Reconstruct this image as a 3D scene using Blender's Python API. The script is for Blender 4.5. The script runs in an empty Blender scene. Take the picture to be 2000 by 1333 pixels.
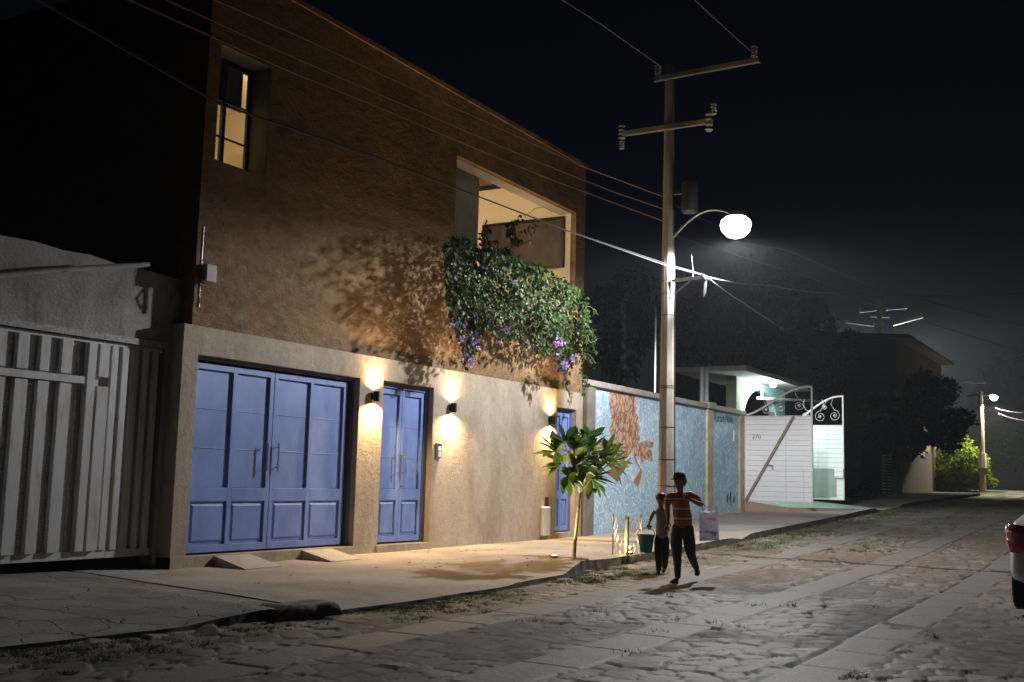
import bpy, bmesh, math, random
import numpy as np
from mathutils import Vector, Matrix
random.seed(7); rng = np.random.default_rng(11)
R = math.radians
S = bpy.context.scene
C = S.collection

# ------------------------------------------------------------------ camera
F, YAW, PIT, ROLL = 2147.9, 0.53101, 0.12413, 0.02639      # solved from the vanishing points of the facade
EYE = Vector((0, 0, 1.5))
fwd = Vector((math.cos(PIT)*math.cos(YAW), math.cos(PIT)*math.sin(YAW), math.sin(PIT)))
rgt = Vector((math.sin(YAW), -math.cos(YAW), 0)); upv = rgt.cross(fwd)
r2 = rgt*math.cos(ROLL) + upv*math.sin(ROLL); u2 = upv*math.cos(ROLL) - rgt*math.sin(ROLL)
cam = bpy.data.cameras.new('camera'); co = bpy.data.objects.new('camera', cam); C.objects.link(co)
cam.sensor_width = 36; cam.lens = F/2000*36; cam.clip_start = .05; cam.clip_end = 3000
co.matrix_world = Matrix(((r2.x, u2.x, -fwd.x, EYE.x), (r2.y, u2.y, -fwd.y, EYE.y), (r2.z, u2.z, -fwd.z, EYE.z), (0, 0, 0, 1)))
S.camera = co

# ------------------------------------------------------------------ night sky, exposure
w = bpy.data.worlds.new('World'); S.world = w; w.use_nodes = True
wn = w.node_tree.nodes; wl = w.node_tree.links
sky = wn.new('ShaderNodeTexSky'); sky.sky_type = 'NISHITA'; sky.sun_disc = False
sky.sun_elevation = R(-3.2); sky.sun_rotation = R(78); sky.air_density = 1.0; sky.dust_density = .3; sky.ozone_density = 4
hs = wn.new('ShaderNodeHueSaturation'); hs.inputs['Saturation'].default_value = .8; wl.new(sky.outputs[0], hs.inputs['Color']); wl.new(hs.outputs[0], wn['Background'].inputs[0]); wn['Background'].inputs[1].default_value = 0.05; hs.inputs['Value'].default_value = .62
S.view_settings.view_transform = 'Standard'; S.view_settings.look = 'None'
S.view_settings.exposure = 0; S.view_settings.gamma = 1
S.cycles.use_denoising = True
S.cycles.max_bounces = 5; S.cycles.diffuse_bounces = 3; S.cycles.glossy_bounces = 3
S.cycles.transmission_bounces = 4; S.cycles.volume_bounces = 0
S.cycles.sample_clamp_indirect = 6

def at(x, y, X=None, Y=None, z=None):
    """pixel of the 2000 x 1333 photograph -> world point on the plane X=, Y= or z="""
    d = fwd + r2*((x-1000)/F) - u2*((y-666.5)/F)
    t = (X-EYE.x)/d.x if X is not None else (Y-EYE.y)/d.y if Y is not None else (z-EYE.z)/d.z
    return EYE + d*t

LAMP = at(1437, 440, Y=7.1)
def light(name, kind, loc, power, col, size=.1, **k):
    l = bpy.data.lights.new(name, kind); l.energy = power; l.color = col
    if kind in ('POINT', 'SPOT'): l.shadow_soft_size = size
    for a, b in k.items(): setattr(l, a, b)
    o = bpy.data.objects.new(name, l); C.objects.link(o); o.location = loc
    return o
def aim(o, d): o.rotation_euler = Vector(d).to_track_quat('-Z', 'Y').to_euler(); return o
WARM = (1.0, .63, .27)
# street lamp by the pole (cut-off lantern: a wide downward cone)
def batwing(o, lo=.07, hi=.31, k=.09):
    """photometry of a cut-off road lantern: stronger sideways than straight down, nothing near the horizontal"""
    l_ = o.data; l_.use_nodes = True; n = l_.node_tree.nodes; k_ = l_.node_tree.links; em = n['Emission']
    tc = n.new('ShaderNodeTexCoord'); sx = n.new('ShaderNodeSeparateXYZ'); k_.new(tc.outputs['Normal'], sx.inputs[0])
    ab = n.new('ShaderNodeMath'); ab.operation = 'ABSOLUTE'; k_.new(sx.outputs['Z'], ab.inputs[0])
    mr = n.new('ShaderNodeMapRange'); mr.interpolation_type = 'SMOOTHSTEP'; mr.inputs['From Min'].default_value = lo; mr.inputs['From Max'].default_value = hi; mr.inputs['To Min'].default_value = .012; k_.new(ab.outputs[0], mr.inputs[0])
    ad = n.new('ShaderNodeMath'); ad.inputs[1].default_value = k; k_.new(ab.outputs[0], ad.inputs[0])
    dv = n.new('ShaderNodeMath'); dv.operation = 'DIVIDE'; dv.inputs[0].default_value = .5; k_.new(ad.outputs[0], dv.inputs[1])
    mu = n.new('ShaderNodeMath'); mu.operation = 'MULTIPLY'; k_.new(mr.outputs[0], mu.inputs[0]); k_.new(dv.outputs[0], mu.inputs[1]); k_.new(mu.outputs[0], em.inputs['Strength']); return o
batwing(aim(light('street_light', 'SPOT', LAMP + Vector((0, 0, -.33)), 4500, (.985, .985, 1), .14, spot_size=R(178), spot_blend=.02), (0, 0, -1)))
# street lamps far down the road and behind the dark house
FARLAMP = at(1941, 777, X=74)
aim(light('far_street_light', 'SPOT', FARLAMP + Vector((0, 0, -.35)), 3800, (1.0, .9, .62), .2, spot_size=R(150), spot_blend=.3), (0, 0, -1))
HIDLAMP = at(1748, 712, X=100)
light('hidden_street_light', 'POINT', HIDLAMP + Vector((0, 0, -.3)), 20000, (.9, .97, .9), .2)

# ------------------------------------------------------------------ helpers
def tag(o, label=None, cat=None, group=None, kind=None):
    if label: o['label'] = label
    if cat: o['category'] = cat
    if group: o['group'] = group
    if kind: o['kind'] = kind
    return o
def thing(name, loc, label, cat, group=None):
    o = bpy.data.objects.new(name, None); C.objects.link(o); o.location = loc; o.empty_display_size = .1
    return tag(o, label, cat, group)

class MB:
    def __init__(s): s.v = []; s.f = []
    def add(s, vs, fs):
        b = len(s.v); s.v += [tuple(p) for p in vs]; s.f += [tuple(i+b for i in f) for f in fs]; return s
    def box(s, x0, x1, y0, y1, z0, z1):
        if x0 > x1: x0, x1 = x1, x0
        if y0 > y1: y0, y1 = y1, y0
        if z0 > z1: z0, z1 = z1, z0
        return s.add([(x0,y0,z0),(x1,y0,z0),(x1,y1,z0),(x0,y1,z0),(x0,y0,z1),(x1,y0,z1),(x1,y1,z1),(x0,y1,z1)],
                     [(0,3,2,1),(4,5,6,7),(0,1,5,4),(1,2,6,5),(2,3,7,6),(3,0,4,7)])
    def panel(s, x0, x1, z0, z1, yb, yf, c):                 # raised panel with sloped edges, facing -Y
        return s.add([(x0,yb,z0),(x1,yb,z0),(x1,yb,z1),(x0,yb,z1),(x0+c,yf,z0+c),(x1-c,yf,z0+c),(x1-c,yf,z1-c),(x0+c,yf,z1-c)],
                     [(4,5,6,7),(0,1,5,4),(1,2,6,5),(2,3,7,6),(3,0,4,7)])
    def bar(s, p, q, wd, dp=None, up=(0,0,1)):                # rectangular bar between two points
        p = Vector(p); q = Vector(q); d = (q-p).normalized(); dp = dp or wd
        a = d.cross(Vector(up)); a = a.normalized() if a.length > 1e-4 else Vector((1,0,0)); b = a.cross(d)
        vs = [c + a*i*wd/2 + b*j*dp/2 for c in (p, q) for i, j in ((-1,-1),(1,-1),(1,1),(-1,1))]
        return s.add(vs, [(0,1,2,3),(7,6,5,4),(0,4,5,1),(1,5,6,2),(2,6,7,3),(3,7,4,0)])
    def tube(s, pts, rad, n=8, cap=True):
        pts = [Vector(p) for p in pts]; m = len(pts)
        rs = rad if isinstance(rad, (list, tuple)) else [rad]*m
        vs = []; prev = None
        for i, p in enumerate(pts):
            d = (pts[min(i+1, m-1)] - pts[max(i-1, 0)]).normalized()
            if prev is None: a = d.cross(Vector((0,0,1))) if abs(d.z) < .95 else d.cross(Vector((1,0,0)))
            else: a = prev - d*prev.dot(d)
            a.normalize(); prev = a; b = d.cross(a)
            vs += [p + (a*math.cos(2*math.pi*k/n) + b*math.sin(2*math.pi*k/n))*rs[i] for k in range(n)]
        fs = [(i*n+k, i*n+(k+1)%n, (i+1)*n+(k+1)%n, (i+1)*n+k) for i in range(m-1) for k in range(n)]
        if cap: fs += [tuple(range(n-1, -1, -1)), tuple(range((m-1)*n, m*n))]
        return s.add(vs, fs)
    def lathe(s, c, prof, n=16, rot=0):                      # prof: (radius, z)
        c = Vector(c); m = len(prof)
        vs = [c + Vector((r*math.cos(rot+2*math.pi*k/n), r*math.sin(rot+2*math.pi*k/n), z)) for r, z in prof for k in range(n)]
        fs = [(i*n+k, i*n+(k+1)%n, (i+1)*n+(k+1)%n, (i+1)*n+k) for i in range(m-1) for k in range(n)]
        fs += [tuple(range(n-1, -1, -1)), tuple(range((m-1)*n, m*n))]
        return s.add(vs, fs)
    def prism(s, poly, y0, y1):                              # poly in (x,z), extruded along Y
        n = len(poly)
        vs = [(x, y0, z) for x, z in poly] + [(x, y1, z) for x, z in poly]
        fs = [tuple(range(n)), tuple(range(2*n-1, n-1, -1))] + [(i, i+n, (i+1) % n+n, (i+1) % n) for i in range(n)]
        return s.add(vs, fs)
    def build(s, name, m, parent=None, smooth=False, bevel=0):
        me = bpy.data.meshes.new(name)
        off = parent_loc(parent)
        me.from_pydata([(x-off.x, y-off.y, z-off.z) for x, y, z in s.v], [], s.f)
        me.materials.append(m)
        o = bpy.data.objects.new(name, me); C.objects.link(o)
        if parent is not None: o.parent = parent
        bm = bmesh.new(); bm.from_mesh(me); bmesh.ops.recalc_face_normals(bm, faces=bm.faces); bm.to_mesh(me); bm.free()
        if smooth:
            for p in me.polygons: p.use_smooth = True
            try: me.set_sharp_from_angle(angle=R(40))
            except Exception: pass
        if bevel:
            b = o.modifiers.new('bevel', 'BEVEL'); b.width = bevel; b.segments = 2; b.limit_method = 'ANGLE'
        return o
def parent_loc(p):
    v = Vector((0, 0, 0))
    while p is not None: v = v + p.location; p = p.parent
    return v
def numpy_mesh(name, v, f, m, parent=None, smooth=False, attr=None):
    """v (n,3), f (k,3|4) arrays"""
    off = parent_loc(parent); v = np.asarray(v, dtype=np.float32) - np.array(off, dtype=np.float32)
    f = np.asarray(f, dtype=np.int32); k = f.shape[1]
    me = bpy.data.meshes.new(name)
    me.vertices.add(len(v)); me.vertices.foreach_set('co', v.ravel())
    me.loops.add(f.size); me.loops.foreach_set('vertex_index', f.ravel())
    me.polygons.add(len(f)); me.polygons.foreach_set('loop_start', np.arange(0, f.size, k, dtype=np.int32))
    me.update(calc_edges=True)
    if attr is not None:
        for an, data in attr.items():
            a = me.attributes.new(an, 'FLOAT', 'POINT'); a.data.foreach_set('value', np.asarray(data, dtype=np.float32))
    me.materials.append(m)
    if smooth: me.polygons.foreach_set('use_smooth', np.ones(len(f), dtype=bool))
    me.validate()
    o = bpy.data.objects.new(name, me); C.objects.link(o)
    if parent is not None: o.parent = parent
    return o

# ------------------------------------------------------------------ materials
def mat(name, col, rough=.8, metal=0, var=None, bump=None, emit=None, strength=0, spec=None, stretch=(1,1,1), trans=0):
    """var=(scale, col2, lo, hi): a second colour mixed in by noise; bump=(scale, distance)"""
    m = bpy.data.materials.new(name); m.use_nodes = True; n = m.node_tree.nodes; l = m.node_tree.links
    b = n['Principled BSDF']; b.inputs['Base Color'].default_value = (*col, 1); b.inputs['Roughness'].default_value = rough
    b.inputs['Metallic'].default_value = metal
    if spec is not None: b.inputs['Specular IOR Level'].default_value = spec
    if trans: b.inputs['Transmission Weight'].default_value = trans
    if emit: b.inputs['Emission Color'].default_value = (*emit, 1); b.inputs['Emission Strength'].default_value = strength
    if var or bump:
        tc = n.new('ShaderNodeTexCoord'); mp = n.new('ShaderNodeMapping'); mp.inputs['Scale'].default_value = stretch
        l.new(tc.outputs['Object'], mp.inputs[0])
    if var:
        t = n.new('ShaderNodeTexNoise'); t.inputs['Scale'].default_value = var[0]; t.inputs['Detail'].default_value = 8; t.inputs['Roughness'].default_value = .62
        l.new(mp.outputs[0], t.inputs['Vector'])
        r = n.new('ShaderNodeMapRange'); r.inputs['From Min'].default_value = var[2]; r.inputs['From Max'].default_value = var[3]
        l.new(t.outputs[0], r.inputs[0])
        x = n.new('ShaderNodeMix'); x.data_type = 'RGBA'; x.inputs[6].default_value = (*col, 1); x.inputs[7].default_value = (*var[1], 1)
        l.new(r.outputs[0], x.inputs[0]); l.new(x.outputs[2], b.inputs['Base Color'])
        m['mix'] = x.name
    if bump:
        t = n.new('ShaderNodeTexNoise'); t.inputs['Scale'].default_value = bump[0]; t.inputs['Detail'].default_value = 6; t.inputs['Roughness'].default_value = .6
        l.new(mp.outputs[0], t.inputs['Vector'])
        bp = n.new('ShaderNodeBump'); bp.inputs['Distance'].default_value = bump[1]; bp.inputs['Strength'].default_value = 1
        l.new(t.outputs[0], bp.inputs['Height']); l.new(bp.outputs[0], b.inputs['Normal'])
    return m
def nodes(m): return m.node_tree.nodes, m.node_tree.links, m.node_tree.nodes['Principled BSDF']
def mixrgb(n, l, fac, a, b, mode='MIX'):
    x = n.new('ShaderNodeMix'); x.data_type = 'RGBA'; x.blend_type = mode
    for s, v in ((0, fac), (6, a), (7, b)):
        if hasattr(v, 'links'): l.new(v, x.inputs[s])
        elif isinstance(v, (int, float)): x.inputs[s].default_value = v
        else: x.inputs[s].default_value = (*v, 1)
    return x.outputs[2]
def ramp(n, l, src, stops, interp='LINEAR'):
    r = n.new('ShaderNodeValToRGB'); e = r.color_ramp; e.interpolation = interp
    while len(e.elements) < len(stops): e.elements.new(.5)
    for i, (p, c) in enumerate(stops): e.elements[i].position = p; e.elements[i].color = (*c, 1) if not isinstance(c, (int, float)) else (c, c, c, 1)
    l.new(src, r.inputs[0]); return r.outputs[0]
def noise(n, l, vec, scale, detail=5, rough=.6, stretch=None):
    if stretch:
        mp = n.new('ShaderNodeMapping'); mp.inputs['Scale'].default_value = stretch; l.new(vec, mp.inputs[0]); vec = mp.outputs[0]
    t = n.new('ShaderNodeTexNoise'); t.inputs['Scale'].default_value = scale; t.inputs['Detail'].default_value = detail; t.inputs['Roughness'].default_value = rough
    l.new(vec, t.inputs['Vector']); return t.outputs[0]
def bump(n, l, b, h, dist, prev=None):
    bp = n.new('ShaderNodeBump'); bp.inputs['Distance'].default_value = dist; l.new(h, bp.inputs['Height'])
    if prev is not None: l.new(prev, bp.inputs['Normal'])
    l.new(bp.outputs[0], b.inputs['Normal']); return bp.outputs[0]

# smooth trowelled cement of the ground floor
M_low = mat('cement_render', (.36, .30, .23), .85)
n, l, b = nodes(M_low); tc = n.new('ShaderNodeTexCoord').outputs['Object']
a1 = noise(n, l, tc, 1.3, 8, .65, (1, 1, .45)); a2 = noise(n, l, tc, 9, 6, .7); a3 = noise(n, l, tc, 26, 4, .7)
c = ramp(n, l, a1, [(.33, (.18, .135, .085)), (.46, (.34, .285, .215)), (.56, (.44, .38, .30)), (.70, (.52, .46, .38))])
c = mixrgb(n, l, .55, c, ramp(n, l, a2, [(.3, (.28, .22, .16)), (.7, (.44, .38, .31))]))
l.new(c, b.inputs['Base Color']); p = bump(n, l, b, a3, .008); bump(n, l, b, a2, .012, p)
# rough brown adobe-like coat above
M_up = mat('brown_stucco', (.3, .16, .07), .95)
n, l, b = nodes(M_up); tc = n.new('ShaderNodeTexCoord').outputs['Object']
a1 = noise(n, l, tc, 1.1, 9, .7, (.8, 1, 1.3)); a2 = noise(n, l, tc, 6, 8, .72, (.7, 1, 1.2)); a3 = noise(n, l, tc, 24, 5, .7, (.8, 1, 1.1))
c = ramp(n, l, a1, [(.36, (.12, .075, .04)), (.47, (.24, .155, .08)), (.55, (.28, .165, .07)), (.66, (.36, .29, .20))])
c = mixrgb(n, l, .5, c, ramp(n, l, a2, [(.3, (.085, .05, .028)), (.48, (.26, .15, .065)), (.6, (.34, .23, .13)), (.74, (.46, .39, .30))]))
l.new(c, b.inputs['Base Color']); p = bump(n, l, b, a3, .03); bump(n, l, b, a2, .06, p)
M_reveal = mat('pale_plaster', (.5, .46, .4), .9, var=(4, (.38, .34, .28), .4, .7), bump=(20, .006))
M_blue = mat('blue_paint', (.17, .25, .52), .45, bump=(60, .0015))
n, l, b = nodes(M_blue); tc = n.new('ShaderNodeTexCoord').outputs['Object']
a1 = noise(n, l, tc, 2.2, 6, .65, (1, 1, .5)); a2 = noise(n, l, tc, 14, 7, .75, (1.6, 1, .35)); px_ = noise(n, l, tc, 40, 3, .6)
c = ramp(n, l, a1, [(.35, (.12, .20, .50)), (.6, (.18, .275, .64))])
l.new(mixrgb(n, l, ramp(n, l, a2, [(.52, 0.), (.78, .45)]), c, (.26, .29, .40)), b.inputs['Base Color']); l.new(ramp(n, l, a2, [(.3, .36), (.7, .62)]), b.inputs['Roughness'])
M_bluedk = mat('blue_gray_frame', (.09, .13, .27), .5, var=(5, (.07, .1, .2), .4, .7))
M_black = mat('black_metal', (.02, .02, .02), .45, .6)
M_dark = mat('dark_void', (.012, .011, .01), .95)
M_steel = mat('brushed_steel', (.45, .45, .45), .35, 1)
M_white = mat('white_paint', (.72, .71, .68), .55, var=(6, (.6, .59, .55), .45, .75))
M_plastic = mat('white_plastic', (.7, .69, .66), .4)
M_nbwall = mat('weathered_white_wall', (.40, .39, .36), .9)
n, l, b = nodes(M_nbwall); tc = n.new('ShaderNodeTexCoord').outputs['Object']
a1 = noise(n, l, tc, 1.6, 9, .7, (1, 1, .6)); a2 = noise(n, l, tc, 20, 5, .7)
l.new(mixrgb(n, l, ramp(n, l, a2, [(.35, 0.), (.8, .6)]), ramp(n, l, a1, [(.36, (.12, .11, .09)), (.46, (.3, .29, .26)), (.6, (.42, .41, .38))]), (.22, .2, .18)), b.inputs['Base Color'])
bump(n, l, b, a2, .012)
M_gate = mat('gray_white_gate_paint', (.50, .51, .52), .5, var=(5, (.32, .29, .25), .5, .74), bump=(30, .003), stretch=(2, 2, .5))
M_gaterust = mat('rusty_rebar', (.26, .2, .15), .6, var=(30, (.4, .38, .35), .4, .6))
M_conc = mat('sidewalk_concrete', (.34, .30, .25), .9)
n, l, b = nodes(M_conc); tc = n.new('ShaderNodeTexCoord').outputs['Object']
a1 = noise(n, l, tc, .8, 9, .65); a2 = noise(n, l, tc, 14, 6, .7); a3 = noise(n, l, tc, 60, 3, .6)
c = ramp(n, l, a1, [(.36, (.24, .205, .165)), (.52, (.35, .31, .26)), (.68, (.42, .38, .33))])
l.new(mixrgb(n, l, ramp(n, l, a2, [(.4, 0.), (.75, .5)]), c, (.25, .21, .17)), b.inputs['Base Color'])
p = bump(n, l, b, a3, .004); bump(n, l, b, a2, .012, p)
M_stamp = mat('stamped_concrete', (.3, .27, .23), .9)
n, l, b = nodes(M_stamp); tc = n.new('ShaderNodeTexCoord').outputs['Object']
wob = n.new('ShaderNodeVectorMath'); wob.operation = 'ADD'
nz = n.new('ShaderNodeTexNoise'); nz.inputs['Scale'].default_value = 3; l.new(tc, nz.inputs['Vector'])
sc = n.new('ShaderNodeVectorMath'); sc.operation = 'SCALE'; sc.inputs['Scale'].default_value = .35
l.new(nz.outputs['Color'], sc.inputs[0]); l.new(tc, wob.inputs[0]); l.new(sc.outputs[0], wob.inputs[1])
vo = n.new('ShaderNodeTexVoronoi'); vo.feature = 'DISTANCE_TO_EDGE'; vo.inputs['Scale'].default_value = 1.9; l.new(wob.outputs[0], vo.inputs['Vector'])
a1 = noise(n, l, tc, 1.2, 8, .65); a2 = noise(n, l, tc, 25, 5, .7)
c = ramp(n, l, a1, [(.35, (.15, .12, .09)), (.65, (.29, .25, .20))])
gr = ramp(n, l, vo.outputs['Distance'], [(0, 1.), (.022, 0.)])
brk = ramp(n, l, noise(n, l, tc, 2.2, 3, .5), [(.42, 0.), (.56, 1.)])
mul = n.new('ShaderNodeMath'); mul.operation = 'MULTIPLY'; l.new(gr, mul.inputs[0]); l.new(brk, mul.inputs[1])
l.new(mixrgb(n, l, mul.outputs[0], c, (.05, .045, .035)), b.inputs['Base Color'])
inv = n.new('ShaderNodeMath'); inv.operation = 'MULTIPLY'; inv.inputs[1].default_value = -1; l.new(mul.outputs[0], inv.inputs[0])
p = bump(n, l, b, a2, .012); bump(n, l, b, inv.outputs[0], .012, p)
M_kerbface = mat('dark_kerb_face', (.17, .145, .115), .95, var=(5, (.08, .07, .045), .42, .62), bump=(22, .01))
M_kerbdark = mat('mossy_kerb_concrete', (.2, .18, .14), .95, var=(7, (.06, .06, .04), .42, .62), bump=(18, .02))
M_leafdk = mat('dark_foliage', (.03, .05, .025), .7, var=(1.2, (.05, .07, .03), .4, .65))
M_bark = mat('bark', (.12, .1, .075), .9, var=(12, (.2, .18, .15), .4, .7), bump=(20, .02), stretch=(1, 1, .3))
M_wire = mat('copper_wire', (.30, .16, .11), .45, .5)
M_wirew = mat('pale_cable', (.34, .34, .35), .5, .1)
M_wireb = mat('black_cable', (.03, .03, .035), .5)
def leafmat(name, c1, c2, sub=.25, rough=.6, spec=.22):
    m = bpy.data.materials.new(name); m.use_nodes = True; n = m.node_tree.nodes; l = m.node_tree.links
    b = n['Principled BSDF']; b.inputs['Roughness'].default_value = rough; b.inputs['Specular IOR Level'].default_value = spec
    a = n.new('ShaderNodeAttribute'); a.attribute_name = 'tone'
    c = mixrgb(n, l, a.outputs['Fac'], c1, c2); l.new(c, b.inputs['Base Color'])
    t = n.new('ShaderNodeBsdfTranslucent'); l.new(c, t.inputs[0]); x = n.new('ShaderNodeMixShader'); x.inputs[0].default_value = sub
    l.new(b.outputs[0], x.inputs[1]); l.new(t.outputs[0], x.inputs[2]); l.new(x.outputs[0], n['Material Output'].inputs[0])
    return m
M_vine = leafmat('vine_leaf', (.007, .027, .006), (.065, .12, .016), .22, .55, .22)
M_plum = leafmat('glossy_leaf', (.03, .09, .02), (.14, .21, .03), .36, .45, .3)
M_bush = leafmat('yellow_green_leaf', (.08, .15, .015), (.30, .34, .03), .35)
M_flower = leafmat('violet_petal', (.22, .12, .45), (.45, .28, .62), .3)
M_grass = leafmat('grass_blade', (.05, .07, .014), (.11, .14, .03), .3)
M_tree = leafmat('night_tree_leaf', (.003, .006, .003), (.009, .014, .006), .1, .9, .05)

def leaf_cloud(pos, nrm, size, aspect=.55, droop=None):
    """folded leaf quads: 6 verts, 4 tris each"""
    N = len(pos); pos = np.asarray(pos); nrm = nrm/np.linalg.norm(nrm, axis=1, keepdims=True)
    a = rng.normal(size=(N, 3));
    if droop is not None: a = a*.45 + np.array(droop)
    a -= nrm*np.sum(a*nrm, axis=1, keepdims=True); a /= np.linalg.norm(a, axis=1, keepdims=True)
    b = np.cross(nrm, a); s = np.asarray(size).reshape(-1, 1)
    P = [pos, pos + a*s*.42 + b*s*aspect*.5 + nrm*s*.10, pos + a*s*.42 - b*s*aspect*.5 + nrm*s*.10, pos + a*s, pos + a*s*.45]
    v = np.stack(P, axis=1).reshape(-1, 3); i = np.arange(N)[:, None]*5
    f = np.concatenate([i+np.array([[0, 4, 1]]), i+np.array([[0, 2, 4]]), i+np.array([[1, 4, 3]]), i+np.array([[4, 2, 3]])], axis=0)
    tone = np.repeat(np.clip(rng.beta(1.6, 3, N), 0, 1), 5)
    return v, f, tone

# ================================================================== GROUND
_zx = [-60, 0, 10, 13, 16, 19.5, 21.4, 24, 27, 31, 35.8, 42, 60, 75, 90, 130, 700]
_zz = [0, 0, 0, .03, .06, .10, .16, .25, .35, .48, .66, .84, 1.2, 1.44, 1.55, 1.7, 4]
_gx = np.arange(-60, 700, .25); _gz = np.convolve(np.pad(np.interp(_gx, _zx, _zz), 6, mode='edge'), np.ones(13)/13, 'valid')
def zr(X): return np.interp(X, _gx, _gz)
def edgeY(X): return np.interp(X, [-20, 5.5, 8.4, 9.3, 11, 13.1, 14.6, 16, 17.5, 22, 200], [8.4, 8.15, 7.86, 7.62, 7.55, 7.55, 7.62, 7.92, 8.0, 8.0, 8.0])
def edge_h(X): return np.interp(X, [-20, 7.6, 8.6, 9.35, 12.9, 13.15, 14.7, 15.7, 17, 22.3, 23.2, 23.9, 24.6, 36.8, 38.2, 41, 42, 44, 200],
                                   [.05, .05, .13, .06, .05, .075, .075, .19, .15, .15, .13, .06, .15, .15, .04, .04, .12, .14, .14])
def side_z(X, Y):
    X = np.asarray(X, dtype=float); Y = np.asarray(Y, dtype=float)
    back = np.interp(X, [-20, 8, 10.5, 22.8, 25.5, 33.7, 60, 200], [.24, .24, .19, .24, .34, .64, 1.3, 1.6])
    e = zr(X) + edge_h(X); t = np.clip((Y-edgeY(X))/(11.3-edgeY(X)), 0, 1.4)
    ap = np.interp(X, [9.2, 9.6, 12.6, 13.2, 15.0, 15.8], [0, .45, .45, .4, .4, 0])       # lowered apron rises quickly to the walk
    t2 = np.where(t < .3, t*(1+ap*1.55), .3*(1+ap*1.55) + (t-.3)*(1-.3*(1+ap*1.55))/.7)
    return e + (back-e)*np.clip(t2, 0, 1)

# one sheet to the horizon, lifted along the road line
xs = np.concatenate([np.linspace(-60, 0, 9), np.arange(3, 80, 1.5), np.linspace(84, 160, 14), np.linspace(190, 900, 12)])
ys = np.array([-400, -120, -40, -15, -6, -3, 0, 3, 6, 8, 9, 12, 20, 40, 120, 500.])
gx, gy = np.meshgrid(xs, ys); gz = zr(gx) - .06
gv = np.stack([gx.ravel(), gy.ravel(), gz.ravel()], 1); ny, nx = gx.shape
ii = np.arange(ny*nx).reshape(ny, nx); gf = np.stack([ii[:-1, :-1].ravel(), ii[:-1, 1:].ravel(), ii[1:, 1:].ravel(), ii[1:, :-1].ravel()], 1)
M_earth = mat('bare_earth', (.12, .10, .075), .95, var=(.6, (.07, .07, .04), .4, .65), bump=(9, .03))
tag(numpy_mesh('ground', gv, gf, M_earth, smooth=True), kind='structure')

# cobbled road: a height field of irregular flat stones with three bands of concrete slabs
def stone_field(X, Y, cell=.235, seed=3):
    r = np.random.default_rng(seed); K = 512
    jx = r.random((K, K)); jy = r.random((K, K)); hh = r.random((K, K)); tx = r.normal(size=(K, K)); ty = r.normal(size=(K, K)); cc = r.random((K, K))
    u = X/(cell*1.25) + .25*np.sin(Y*2.1) ; v = Y/cell + .3*np.sin(X*1.3)
    iu = np.floor(u).astype(int); iv = np.floor(v).astype(int)
    d1 = np.full(X.shape, 9.); d2 = np.full(X.shape, 9.); H = np.zeros(X.shape); Cc = np.zeros(X.shape)
    for a in (-1, 0, 1):
        for b in (-1, 0, 1):
            p, q = (iu+a) % K, (iv+b) % K
            dx = u-(iu+a+.1+.8*jx[p, q]); dy = v-(iv+b+.1+.8*jy[p, q]); d = np.hypot(dx, dy)
            k_ = np.where(hh[p, q] > .9, 1.9, 1.); h = hh[p, q]*.010*k_ + (dx*tx[p, q] + dy*ty[p, q])*.009*k_
            new = d < d1
            d2 = np.where(new, d1, np.minimum(d2, d)); H = np.where(new, h, H); Cc = np.where(new, cc[p, q], Cc); d1 = np.where(new, d, d1)
    return H, Cc, d2-d1
def fbm(X, Y, s, seed=0, oct=4):
    r = np.random.default_rng(seed); out = np.zeros(X.shape); amp = 1.; tot = 0
    for o in range(oct):
        for _ in range(4):
            a = r.uniform(0, 2*np.pi); ph = r.uniform(0, 6.28); k = s*2**o*r.uniform(.7, 1.3)
            out += amp*np.sin((X*np.cos(a)+Y*np.sin(a))*k + ph + 1.3*np.sin((X*np.sin(a)-Y*np.cos(a))*k*.7+ph*2)); tot += amp*.7
        amp *= .55
    return out/tot
STRIPS = [(2.18, 2.72), (4.02, 4.60), (5.95, 6.52)]
def road_rows():
    x = [-2.0]
    while x[-1] < 84: x.append(x[-1] + (.03 if 5.5 < x[-1] < 16 else .05 if 16 <= x[-1] < 24 else .09 if x[-1] < 40 else .25 if x[-1] > 5 else .12))
    return np.array(x)
rx = road_rows(); ry = np.concatenate([np.arange(-6, 0, .12), np.arange(0, 8.12, .03)])
GX, GY = np.meshgrid(rx, ry)
Hs, Cs, Es = stone_field(GX, GY)
rough = fbm(GX, GY, 17, 5, 3)
dirt = fbm(GX, GY, 1.1, 8, 4) + .25*fbm(GX, GY, 6, 9, 3)              # where earth covers the stones
joint = np.clip(1.15-Es/.085, 0, 1)
bury = np.clip((dirt+.16)*1.6, 0, .92)*np.clip(.75+.5*fbm(GX, GY, 14, 77, 2), 0, 1)
Z = Hs*(1-.85*bury) + .0022*rough*(1-.3*bury) - .021*joint**.8*(1-bury)
col = .35 + .5*Cs*(1-bury)
strip = np.zeros(GX.shape)
for i, (a, b_) in enumerate(STRIPS):
    wob = .02*np.sin(GX*1.7+i*2)
    ins = (GY > a+wob) & (GY < b_+wob) & (dirt < .75 + .25*np.sin(GX*.9+i*3))
    slab = np.floor((GX+i*.37)/1.05); fx = (GX+i*.37)/1.05 - slab
    jn = (fx < .03) | (np.minimum(GY-a-wob, b_+wob-GY) < .02)
    hb = .003*np.sin(slab*12.9) + (.5-fx)*.004*np.sin(slab*7.7) + .004
    Z = np.where(ins, np.where(jn, -.012, hb + .002*rough), Z); joint = np.where(ins, np.where(jn, 1., 0), joint)
    strip = np.where(ins, 1., strip); bury = np.where(ins, 0., bury); col = np.where(ins, .5 + .25*np.sin(slab*5.1), col)
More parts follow.
